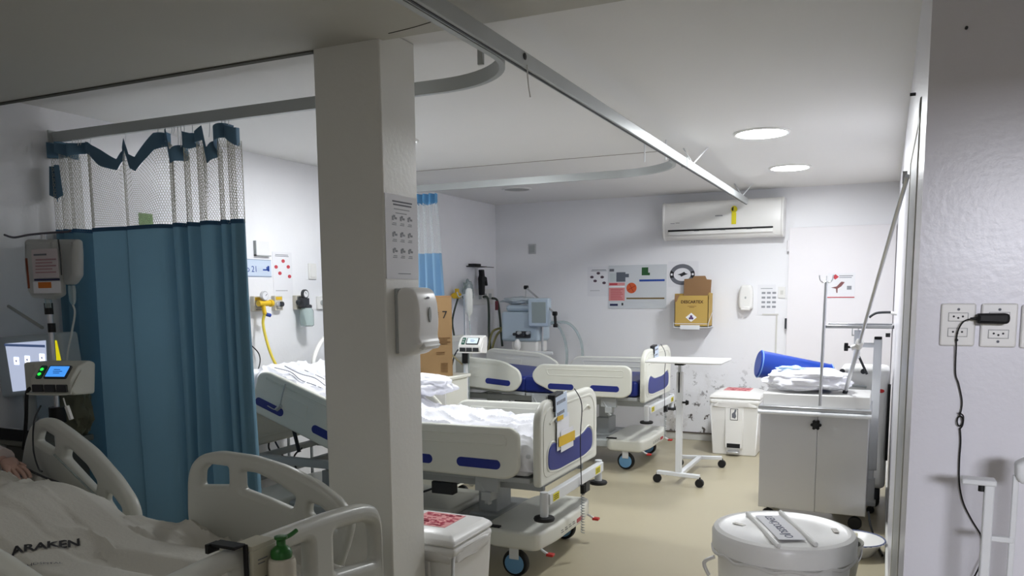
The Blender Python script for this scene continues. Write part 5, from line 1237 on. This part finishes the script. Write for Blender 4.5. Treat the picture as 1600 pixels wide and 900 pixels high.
# plastic bag of linen and the blue roll on the cart
q = P(1262, 606, 'y', YF+.2)
o = obj('plastic_bag', blob((q.x, YF+.22, ct+.078), (.26, .17, .068), 6, .22, 4, .75), sheet); tag(o, 'full white plastic bag lying on the steel cart', 'bag')
o = obj('blue_cloth', blob((q.x-.1, YF+.2, ct+.150), (.09, .05, .018), 8, .4, 3), mat('pale_blue_cloth', (186, 214, 240), .8)); tag(o, 'pale blue cloth scrap on top of the white plastic bag', 'cloth')
r0 = P(1184, 568, 'y', YF+.32); r1 = P(1298, 588, 'y', YF+.50); ax_ = (r1-r0).normalized()
t = thing('roll_cushion', 'bright blue vinyl roll cushion lying across the bag on the cart', 'cushion', tuple(r0))
bm = B(); cyl(bm, r0, r1, .094, .082, 36); obj('roll', bm, blueb, t, bevel=.012, seg=3)
bm = B()
for p, r_ in ((r0+ax_*.012, .0945), (r1-ax_*.012, .0825)):
    c1 = ax_.orthogonal().normalized(); c2 = ax_.cross(c1); tube(bm, [p+(c1*math.cos(k*PI/16)+c2*math.sin(k*PI/16))*r_ for k in range(32)], .004, 6, 1, True)
obj('piping', bm, mat('pale_piping', (120, 160, 220), .5), t)
obj('end_label', cy(r1+ax_*.001, r1+ax_*.003, .05), paper, t)
# white equipment behind the cart
EY = 6.05
e0 = P(1312, 575, 'y', EY); e1 = P(1392, 572, 'y', EY)
t = thing('medical_appliance', 'tall white medical appliance with rounded corners between the cart and the right wall', 'appliance', ((e0.x+e1.x)/2, EY+.2, 0))
obj('body', bx((e0.x, EY, .14), (min(e1.x, XR-.02), EY+.42, e0.z)), wplas, t, bevel=.035, seg=4)
for k, px_ in enumerate((1316, 1349)): q = P(px_, 580, 'y', EY); obj('dial', cy((q.x, EY+.005, q.z), (q.x, EY-.02, q.z), .018), dark, t, bevel=.003)
obj('handle', tb([(e0.x+.06, EY+.005, e0.z-.13), (e0.x+.07, EY-.03, e0.z-.12), (e0.x+.16, EY-.03, e0.z-.12), (e0.x+.17, EY+.005, e0.z-.13)], .009, 8), gplas, t)
obj('shelf', bx((e0.x-.0, EY-.08, e0.z-.19), (e0.x+.14, EY+.0, e0.z-.175)), gplas, t)
q = P(1377, 611, 'y', EY); obj('red_mark', plate([disc_pts(q.x, q.z, .020, .013)], .003, .001, FR((0, EY-.001, 0), (1, 0, 0), (0, 0, 1))), red, t)
obj('side_strip', bx((XR-.03, EY-.01, .35), (XR-.012, EY+.02, .88)), black, t)
obj('base', bx((e0.x+.02, EY+.02, .05), (XR-.05, EY+.38, .14)), dark, t, bevel=.01)
for x_ in (e0.x+.06, XR-.09): caster(t, x_, EY+.05, .04)
TY = 5.93
c0 = P(1344, 540, 'y', TY); c1 = P(1378, 540, 'y', TY); tt = P(1350, 530, 'y', TY)
t = thing('overbed_table', 'second overbed table with a thin steel tray top, behind the cart', 'table', (c1.x, TY, 0))
xm = P(1369, 600, 'y', TY).x
obj('column', bx((xm-.026, TY-.02, .30), (xm+.026, TY+.03, tt.z)), wmetal, t, bevel=.004)
obj('outer_column', bx((xm-.045, TY-.012, .22), (xm+.01, TY+.035, .80)), wmetal, t, bevel=.004)
obj('arm', bx((c0.x-.03, TY-.015, tt.z-.055), (xm, TY+.02, tt.z-.025)), wmetal, t, bevel=.003)
obj('bracket', bx((c0.x-.04, TY-.02, tt.z-.13), (c0.x+.0, TY+.02, tt.z+.06)), wmetal, t, bevel=.003)
obj('knob', merge(cy((c0.x-.04, TY, tt.z-.055), (c0.x-.075, TY, tt.z-.055), .008), cy((c0.x-.075, TY, tt.z-.055), (c0.x-.10, TY, tt.z-.055), .028)), black, t, bevel=.003)
obj('end_plug', bx((xm-.024, TY-.02, tt.z), (xm+.024, TY+.03, tt.z+.018)), black, t, bevel=.004)
s0 = P(1292, 511, 'y', TY); s1 = P(1408, 511, 'y', TY)
zt_ = s0.z; bm = B()
xL, xR2 = s0.x, min(s1.x, XR-.012)
for a_, b_ in (((xL, TY-.17, zt_), (xR2, TY+.17, zt_+.006)), ((xL, TY-.17, zt_), (xR2, TY-.16, zt_+.022)), ((xL, TY+.16, zt_), (xR2, TY+.17, zt_+.022)), ((xL, TY-.17, zt_), (xL+.01, TY+.17, zt_+.022)), ((xR2-.01, TY-.17, zt_), (xR2, TY+.17, zt_+.022))): box(bm, a_, b_)
obj('tray', bm, steel, t, bevel=.002)
obj('tray_mat', bx((xL+.02, TY-.15, zt_+.006), (xR2-.02, TY+.15, zt_+.012)), mat('navy_mat', (44, 46, 66), .3), t)
obj('tray_support', merge(bx((xL+.16, TY-.01, zt_-.055), (xL+.165, TY+.02, zt_)), bx((xR2-.22, TY-.01, zt_-.055), (xR2-.215, TY+.02, zt_)), bx((xL+.16, TY-.01, zt_-.058), (xR2-.215, TY+.02, zt_-.052))), framg, t)
obj('tray_knob', cy((xR2-.035, TY-.15, zt_-.03), (xR2-.035, TY-.15, zt_-.055), .014), black, t)
obj('gas_strut', cy((c0.x-.005, TY+.02, tt.z-.12), (c0.x+.05, TY+.02, tt.z-.24), .008), dark, t)
obj('base', bx((xm-.25, TY-.03, .05), (xm+.03, TY+.04, .085)), wmetal, t, bevel=.004); obj('base_upright', bx((xm-.04, TY-.02, .08), (xm+.02, TY+.03, .24)), wmetal, t, bevel=.004)
for x_ in (xm-.22, xm): caster(t, x_, TY-.02, .025)
q = P(1358, 495, 'y', TY); o = obj('curved_probe', tb([P(1358, 496, 'y', TY-.1), P(1370, 489, 'y', TY-.1), P(1392, 488, 'y', TY-.1)], .008, 8), dark); tag(o, 'dark curved handle lying above the steel tray', 'handle')
o = obj('white_handpiece', cy(P(1392, 489, 'y', TY-.1), P(1407, 491, 'y', TY-.1), .011), wplas); tag(o, 'white end piece beside the dark curved handle over the tray', 'handpiece')
# things on the floor behind the round bin
t = thing('wash_basin', 'white enamel basin with a blue rim on the floor at the right wall', 'basin', (-.12, 4.95, 0))
obj('bowl', la([(.001, 0), (.10, 0), (.155, .075), (.172, .085), (.172, .092), (.150, .085), (.095, .012), (.001, .012)], (-.11, 4.95, .0), 40), wplas, t)
obj('rim', tb([(-.11+.168*math.cos(k*PI/16), 4.95+.168*math.sin(k*PI/16), .09) for k in range(32)], .005, 6, 1, True), mat('slate_blue_rim', (96, 106, 140), .4), t)
t = thing('grey_bucket', 'grey plastic bucket with a folded cloth behind the round bin', 'bucket', (-.18, 4.30, 0))
obj('bucket', la([(.001, 0), (.085, 0), (.12, .24), (.128, .25), (.128, .26), (.114, .25), (.082, .01), (.001, .01)], (-.175, 4.30, 0), 36), mat('bucket_grey', (150, 150, 142), .4), t)
obj('handle', tb([(-.295, 4.30, .25), (-.28, 4.27, .17), (-.175, 4.19, .13), (-.07, 4.27, .17), (-.055, 4.30, .25)], .004, 6), steel, t)
o = obj('folded_cloth', bx((-.34, 4.18, .262), (-.08, 4.42, .275)), mat('beige_cloth', (196, 190, 160), .85), None, bevel=.005); tag(o, 'folded beige cloth lying over the grey bucket', 'cloth')
t = thing('step_block', 'small beige block on the floor behind the round bin', 'block', (-.10, 3.62, 0))
obj('block', bx((-.20, 3.55, 0), (-.02, 3.75, .10)), mat('beige_block', (206, 198, 168), .5), t, bevel=.006); obj('top_pad', bx((-.19, 3.56, .10), (-.03, 3.74, .106)), mat('beige_cloth', (196, 190, 160), .85), t)
pts_ = [P(1357, 800, 'y', 5.35), P(1360, 820, 'z', .10), P(1368, 845, 'z', .02), P(1379, 868, 'z', .008)]
o = obj('black_cable', tb(pts_, .007, 6), black); tag(o, 'black power cord dropping to the floor beside the steel cart', 'cord')
o = obj('black_cable', tb([P(1350, 852, 'z', .02), P(1362, 848, 'z', .02), P(1370, 858, 'z', .01)], .007, 6), black); tag(o, 'short black cord on the floor beside the grey bucket', 'cord')

# ------------------------------------------------------------------ near right wall: sockets, charger, stand
FN = FR((0, YN, 0), (1, 0, 0), (0, 0, 1))
def socket(label, p0, p1, holes, screws):
    a_ = P(*p0, 'y', YN-.006); b_ = P(*p1, 'y', YN-.006); u0, u1, v0, v1 = a_.x, b_.x, b_.z, a_.z; uc = (u0+u1)/2
    t = thing('wall_socket', label, 'socket', (uc, YN, (v0+v1)/2), 'sockets on the near wall')
    obj('plate', plate([rpoly([(u0, v0), (u0, v1), (u1, v1), (u1, v0)], .006)], .010, .004, FN @ Matrix.Translation((0, 0, .005)), 3), wplas, t)
    for k in holes:
        vc = v0+(v1-v0)*k
        m_ = obj('module', fr_boxes(FN, [(uc-.020, vc-.0095, uc+.020, vc+.0095)], .009, .0115), wplas, t, bevel=.001)
        obj('module_edge', frame_line([(uc-.021, vc-.0105), (uc-.021, vc+.0105), (uc+.021, vc+.0105), (uc+.021, vc-.0105)], .0008, FN @ Matrix.Translation((0, 0, .0098)), .0006), inkg, m_)
        for du, dv in ((-.0095, .0015), (0, -.002), (.0095, .0015)): obj('pin_hole', la([(.0024, 0), (.0024, .0005)], (uc+du, YN-.0120, vc+dv), 10, 'y'), black, m_)
    for k in screws:
        obj('screw', la([(.0032, 0), (.0032, .001)], (uc, YN-.0112, v0+(v1-v0)*k), 10, 'y'), inkg, t)
socket('double wall socket with a cable passing over it, nearer to the wall edge', (1471, 474), (1522, 541), (.68, .32), (.86, .14))
socket('wall socket carrying the black charger', (1534, 474), (1587, 543), (.70, .30), (.86, .13))
socket('wall socket plate cut by the right border of the photo', (1597, 476), (1648, 545), (.70, .30), (.86, .13))
c0_ = P(1527, 498, 'y', YN-.04); c1_ = P(1578, 498, 'y', YN-.04)
t = thing('charger', 'black plug-in charger in the right socket with its cable leaving to the left', 'charger', ((c0_.x+c1_.x)/2, YN-.03, c0_.z))
obj('body', plate([rpoly([(c0_.x, c0_.z-.011), (c0_.x, c0_.z+.012), (c1_.x, c0_.z+.013), (c1_.x, c0_.z-.012)], [.004, .004, .011, .011])], .036, .006, FN @ Matrix.Translation((0, 0, .032)), 3), black, t)
obj('strain_relief', cy((c0_.x-.014, YN-.032, c0_.z), (c0_.x, YN-.032, c0_.z), .0025, .0045, 12), black, t)
o_ = []
for a_, b_, dd in ((1520, 498, .032), (1508, 501, .03), (1500, 510, .028), (1495, 525, .022), (1494, 545, .015), (1493, 583, .010), (1498, 600, .010), (1503, 625, .010), (1502, 640, .010), (1499, 650, .014)):
    o_.append(P(a_, b_, 'y', YN-dd))
obj('cable', tb(o_, .0017, 6), black, t)
kn = P(1500, 658, 'y', YN-.012); bm = B()
tube(bm, [kn+Vector((.006*math.cos(k*PI/8), -.002*math.sin(k*PI/4), .012*math.sin(k*PI/8))) for k in range(16)], .0018, 6, 1, True)
tube(bm, [P(1498, 645, 'y', YN-.016), P(1505, 650, 'y', YN-.018), P(1504, 664, 'y', YN-.012), P(1499, 671, 'y', YN-.010)], .0018, 6)
obj('cable_knot', bm, black, t)
pts_ = [P(a_, b_, 'y', YN-.010) for a_, b_ in ((1500, 670), (1501, 690), (1499, 720), (1499, 755), (1505, 785), (1518, 812), (1532, 835))]
pts_ += [P(1536, 850, 'y', YN-.02), P(1535, 870, 'y', YN-.02), P(1528, 890, 'y', YN-.03), P(1520, 905, 'y', YN-.03)]
obj('cable', tb(pts_, .0019, 6), black, t)
obj('cable_bead', blob(tuple(P(1494.5, 531, 'y', YN-.02)), (.003, .003, .004), 1, .05, 1), black, t)
q = P(1510, 44, 'y', YN); t = thing('wall_nail', 'small dark nail high on the near right wall', 'nail', tuple(q)); obj('nail', cy((q.x, YN, q.z), (q.x, YN-.006, q.z), .0035), dark, t)
q = P(1431, 147, 'x', XR); t = thing('wall_nail', 'small dark hook at the top of the right wall edge', 'hook', tuple(q)); obj('nail', cy((XR, q.y, q.z), (XR-.02, q.y, q.z), .006), dark, t)
# white tubular stand in front of that wall
SY = 1.95
t = thing('tubular_stand', 'white square tube stand with a short top shelf, bottom right corner', 'stand', (.22, SY, 0))
a_ = P(1502, 745, 'y', SY); b_ = P(1556, 758, 'y', SY)
obj('top_bar', bx((a_.x, SY-.02, b_.z), (b_.x, SY+.02, a_.z)), wmetal, t, bevel=.003)
p0 = P(1538, 758, 'y', SY); p1 = P(1554, 758, 'y', SY)
obj('post', bx((p0.x, SY-.012, 0), (p1.x, SY+.012, b_.z)), wmetal, t, bevel=.003)
r0_ = P(1579, 800, 'y', SY); r1_ = P(1586, 800, 'y', SY)
obj('post', bx((r0_.x, SY-.006, 0), (r1_.x+.003, SY+.006, P(1583, 742, 'y', SY).z)), wmetal, t, bevel=.002)
cb = P(1545, 840, 'y', SY); obj('crossbar', bx((p0.x, SY-.008, cb.z-.006), (r1_.x, SY+.008, cb.z+.006)), wmetal, t, bevel=.002)
obj('crossbar', bx((p0.x, SY-.008, .10), (r1_.x, SY+.008, .12)), wmetal, t, bevel=.002)
q = P(1534, 763, 'y', SY); obj('rubber_stop', cy((q.x, SY, q.z+.006), (q.x, SY, q.z-.006), .007), black, t)
hk0 = P(1586, 745, 'y', SY); hk1 = P(1612, 722, 'y', SY)
obj('top_block', plate([rpoly([(hk0.x, hk0.z), (hk0.x-.002, hk0.z+.03), (hk0.x+.02, hk0.z+.045), (hk1.x+.03, hk0.z+.04), (hk1.x+.03, hk0.z-.01), (hk0.x+.01, hk0.z-.012)], .006)], .04, .008, FR((0, SY, 0), (1, 0, 0), (0, 0, 1)), 3), wmetal, t)
obj('post', bx((hk1.x+.01, SY-.012, 0), (hk1.x+.03, SY+.012, hk0.z)), wmetal, t, bevel=.003)

# ------------------------------------------------------------------ front left: infusion stand, bags, pump, monitor
QX = P(77, 480, 'y', 2.40).x; QY = 2.40
t = thing('infusion_stand', 'infusion stand at the head of the front bed with bags and a lit pump', 'stand', (QX, QY, 0))
zt1 = P(75, 366, 'y', QY).z
obj('pole', cy((QX, QY, .06), (QX, QY, zt1), .012), steel, t)
obj('lower_tube', cy((QX, QY, .06), (QX, QY, 1.02), .019), wmetal, t)
obj('clamp', cy((QX, QY, .96), (QX, QY, 1.03), .035), black, t)
obj('small_clamp', cy((QX+.01, QY-.01, 1.45), (QX+.01, QY-.01, 1.50), .018), black, t); obj('small_clamp', cy((QX+.02, QY-.01, 1.37), (QX+.02, QY-.01, 1.41), .016), black, t)
h0 = P(7, 367, 'y', QY); obj('top_hook', tb([h0, P(22, 371, 'y', QY), P(45, 367, 'y', QY), P(75, 364, 'y', QY), P(105, 362, 'y', QY), P(110, 360, 'y', QY)], .005, 8), mat('dark_steel', (90, 86, 96), .4, .5), t)
for k in range(5):
    a_ = k*1.2566+.2; obj('foot', merge(cy((QX, QY, .09), (QX+.26*math.cos(a_), QY+.26*math.sin(a_), .065), .014), la([(.01, -.012), (.028, -.012), (.03, 0), (.028, .012), (.01, .012)], (QX+.26*math.cos(a_), QY+.26*math.sin(a_), .031), 14, 'y')), steel, t)
def iv_bag(label, pts, y, m, details):
    pp = [P(a_, b_, 'y', y) for a_, b_ in pts]
    t = thing('infusion_bag', label, 'bag', tuple(pp[0]), 'bags on the front infusion stand')
    obj('bag', plate([rpoly([(p.x, p.z) for p in pp], .012)], .05, .022, XZ(y), 4), m, t); return t
t = iv_bag('larger medication bag with a printed label and an orange patch', [(44, 374), (91, 374), (96, 400), (99, 462), (88, 468), (55, 466), (49, 455), (44, 420)], QY-.05, fluid, 0)
FQ = XZ(QY-.082)
def qr(name, p0, p1, m, w=0.): a_ = P(*p0, 'y', QY-.082); b_ = P(*p1, 'y', QY-.082); return obj(name, fr_boxes(FQ, [(a_.x, b_.z, b_.x, a_.z)], w, w+.001), m, t)
qr('printed_label', (49, 390), (93, 434), mat('pale_pink_label', (206, 196, 198), .7)); qr('label_line', (54, 436), (94, 438), mat('navy_ink', (50, 54, 90), .7), .0012); qr('label_heading', (53, 397), (73, 399), inkg, .0012)
qr('orange_patch', (60, 441), (81, 450), mat('orange_patch', (214, 120, 40), .7), .0012); qr('lower_label', (52, 440), (96, 458), paper, .0002)
for k in range(5): qr('label_text', (56, 405+k*5), (88-(k % 2)*6, 406+k*5), mat('rose_ink', (170, 130, 136), .7), .0012)
a_ = P(46, 420, 'y', QY-.06); obj('red_edge', plate([rpoly([(a_.x-.004, a_.z-.09), (a_.x-.006, a_.z+.05), (a_.x+.018, a_.z+.05), (a_.x+.020, a_.z-.09)], .006)], .034, .01, XZ(QY-.06)), mat('amber_fluid', (140, 66, 34), .3), t)
a_ = P(75, 474, 'y', QY-.05); obj('port', cy(a_+Vector((0, 0, .03)), a_+Vector((0, 0, -.02)), .012), clear, t)
t = iv_bag('small clear fluid bottle beside the larger medication bag', [(94, 374), (124, 374), (126, 395), (126, 432), (117, 445), (104, 445), (99, 435), (97, 400)], QY-.02, fluid, 0)
a_ = P(112, 446, 'y', QY-.02); obj('drip_chamber', la([(.001, .0), (.014, .0), (.016, -.02), (.012, -.07), (.005, -.085), (.001, -.085)], a_, 16), clear, t)
obj('drip_line', tb([a_+Vector((0, 0, -.085)), P(117, 490, 'y', QY-.02), P(112, 520, 'y', QY-.02), P(107, 545, 'y', QY-.02), P(104, 565, 'y', QY-.05)], .0042, 6), mat('drip_tube', (196, 204, 204), .3), t)
o = obj('bag_tube', tb([P(91, 374, 'y', QY-.07), P(94, 400, 'y', QY-.08), P(96, 430, 'y', QY-.08)], .003, 6), dark); tag(o, 'thin dark line between the two infusion bags', 'tube')
q = P(99, 590, 'y', 2.28)
pump('infusion pump with green lights and a bright blue screen on the front stand', q.x, 2.28, q.z, .95, .30, screenb, True)
q = P(58, 588, 'y', 2.34); o = obj('pump_rack', bx((q.x-.03, 2.30, q.z-.065), (q.x+.05, 2.40, q.z+.065)), mat('cream_pump', (196, 196, 186), .4), None, bevel=.01); tag(o, 'cream pump rack block left of the lit infusion pump', 'pump rack')
q = P(108, 645, 'y', 2.25); o = obj('roller_clamp', merge(bx((-.008, -.006, -.03), (.008, .006, .03), Matrix.Translation(q) @ Matrix.Rotation(-.4, 4, 'Y')), tb([P(99, 622, 'y', 2.25), P(103, 635, 'y', 2.25), q], .003, 6)), wplas); tag(o, 'white roller clamp hanging below the lit pump', 'clamp')
# patient monitor
MYY = 2.52
m0 = [P(a_, b_, 'y', MYY) for a_, b_ in ((-12, 528), (92, 519), (105, 600), (100, 612), (2, 622))]
t = thing('patient_monitor', 'patient monitor with a white and yellow screen at the left border', 'monitor', tuple(m0[0]))
obj('housing', plate([rpoly([(p.x, p.z) for p in m0], .015)], .10, .015, XZ(MYY+.05), 3), mat('monitor_grey', (176, 188, 194), .4), t)
s_ = [P(a_, b_, 'y', MYY-.002) for a_, b_ in ((8, 537), (71, 532), (74, 606), (20, 612))]
obj('screen', plate([[(p.x, p.z) for p in s_]], .004, .001, XZ(MYY-.001)), screenw, t)
s_ = [P(a_, b_, 'y', MYY-.002) for a_, b_ in ((78, 532), (88, 532), (95, 563), (80, 566))]
obj('yellow_screen', plate([[(p.x, p.z) for p in s_]], .004, .001, XZ(MYY-.001)), screeny, t)
for a_, b_ in ((25, 564), (42, 562), (65, 559)):
    q = P(a_, b_, 'y', MYY-.006); obj('screen_icon', fr_boxes(XZ(MYY-.004), [(q.x-.018, q.z-.018, q.x+.018, q.z+.018)], 0, .0006), mat('icon_white', (230, 234, 246), .3, emit=.75), t)
    obj('icon_mark', fr_boxes(XZ(MYY-.005), [(q.x-.008, q.z-.002, q.x+.008, q.z+.002), (q.x-.002, q.z-.008, q.x+.002, q.z+.008)], 0, .0006), inkb, t)
q = P(8, 537, 'y', MYY); q2 = P(71, 534, 'y', MYY); obj('screen_header', fr_boxes(XZ(MYY-.004), [(q.x, q.z-.012, q2.x, q.z-.0)], 0, .0006), mat('header_bar', (70, 90, 130), .3, emit=.2), t)
obj('stand_post', cy((m0[4].x+.1, MYY+.08, .75), (m0[4].x+.1, MYY+.08, m0[4].z+.02), .03), framg, t)
# arm rod, dark trolley carrying the monitor
o = obj('support_arm', tb([P(0, 470, 'y', 2.65), P(66, 512, 'y', 2.45)], .008, 8, 0), mat('grey_rod', (150, 152, 148), .4)); tag(o, 'grey support rod sloping down to the front infusion stand', 'rod')
t = thing('equipment_trolley', 'dark grey equipment trolley under the patient monitor', 'trolley', (-3.6, 2.55, 0))
obj('body', bx((-3.95, 2.50, .16), (-3.66, 2.74, .80)), mat('trolley_grey', (84, 84, 80), .5), t, bevel=.01)
obj('top', bx((-3.97, 2.48, .80), (-3.64, 2.76, .83)), mat('trolley_top', (120, 120, 112), .5), t, bevel=.006)
q = P(22, 676, 'y', 2.495); obj('label', bx((q.x-.04, 2.494, q.z-.022), (q.x+.045, 2.499, q.z+.022)), paper, t); obj('label_print', fr_boxes(XZ(2.493), [(q.x-.03+k*.016, q.z-.012, q.x-.02+k*.016, q.z+.012) for k in range(3)], 0, .001), inkg, t)
obj('rail', bx((-3.97, 2.475, .83), (-3.64, 2.485, .885)), black, t); obj('drawer_gap', bx((-3.93, 2.496, .58), (-3.68, 2.50, .585)), black, t)
for x_ in (-3.9, -3.71):
    for y_ in (2.54, 2.70): caster(t, x_, y_, .06)
o = obj('power_cable', tb([P(48, 606, 'y', 2.28), P(42, 615, 'y', 2.27), P(41, 650, 'y', 2.27), P(39, 680, 'y', 2.27), P(37, 702, 'y', 2.27)], .008, 8), black); tag(o, 'thick black cable hanging down from the pump rack', 'cable')
q = P(112, 640, 'y', 2.7); o = obj('hanging_bag', blob((q.x, 2.72, q.z), (.11, .05, .14), 12, .3, 3), mat('olive_bag', (120, 122, 104), .6)); tag(o, 'dull olive bag hanging behind the front infusion stand before the curtain', 'bag')
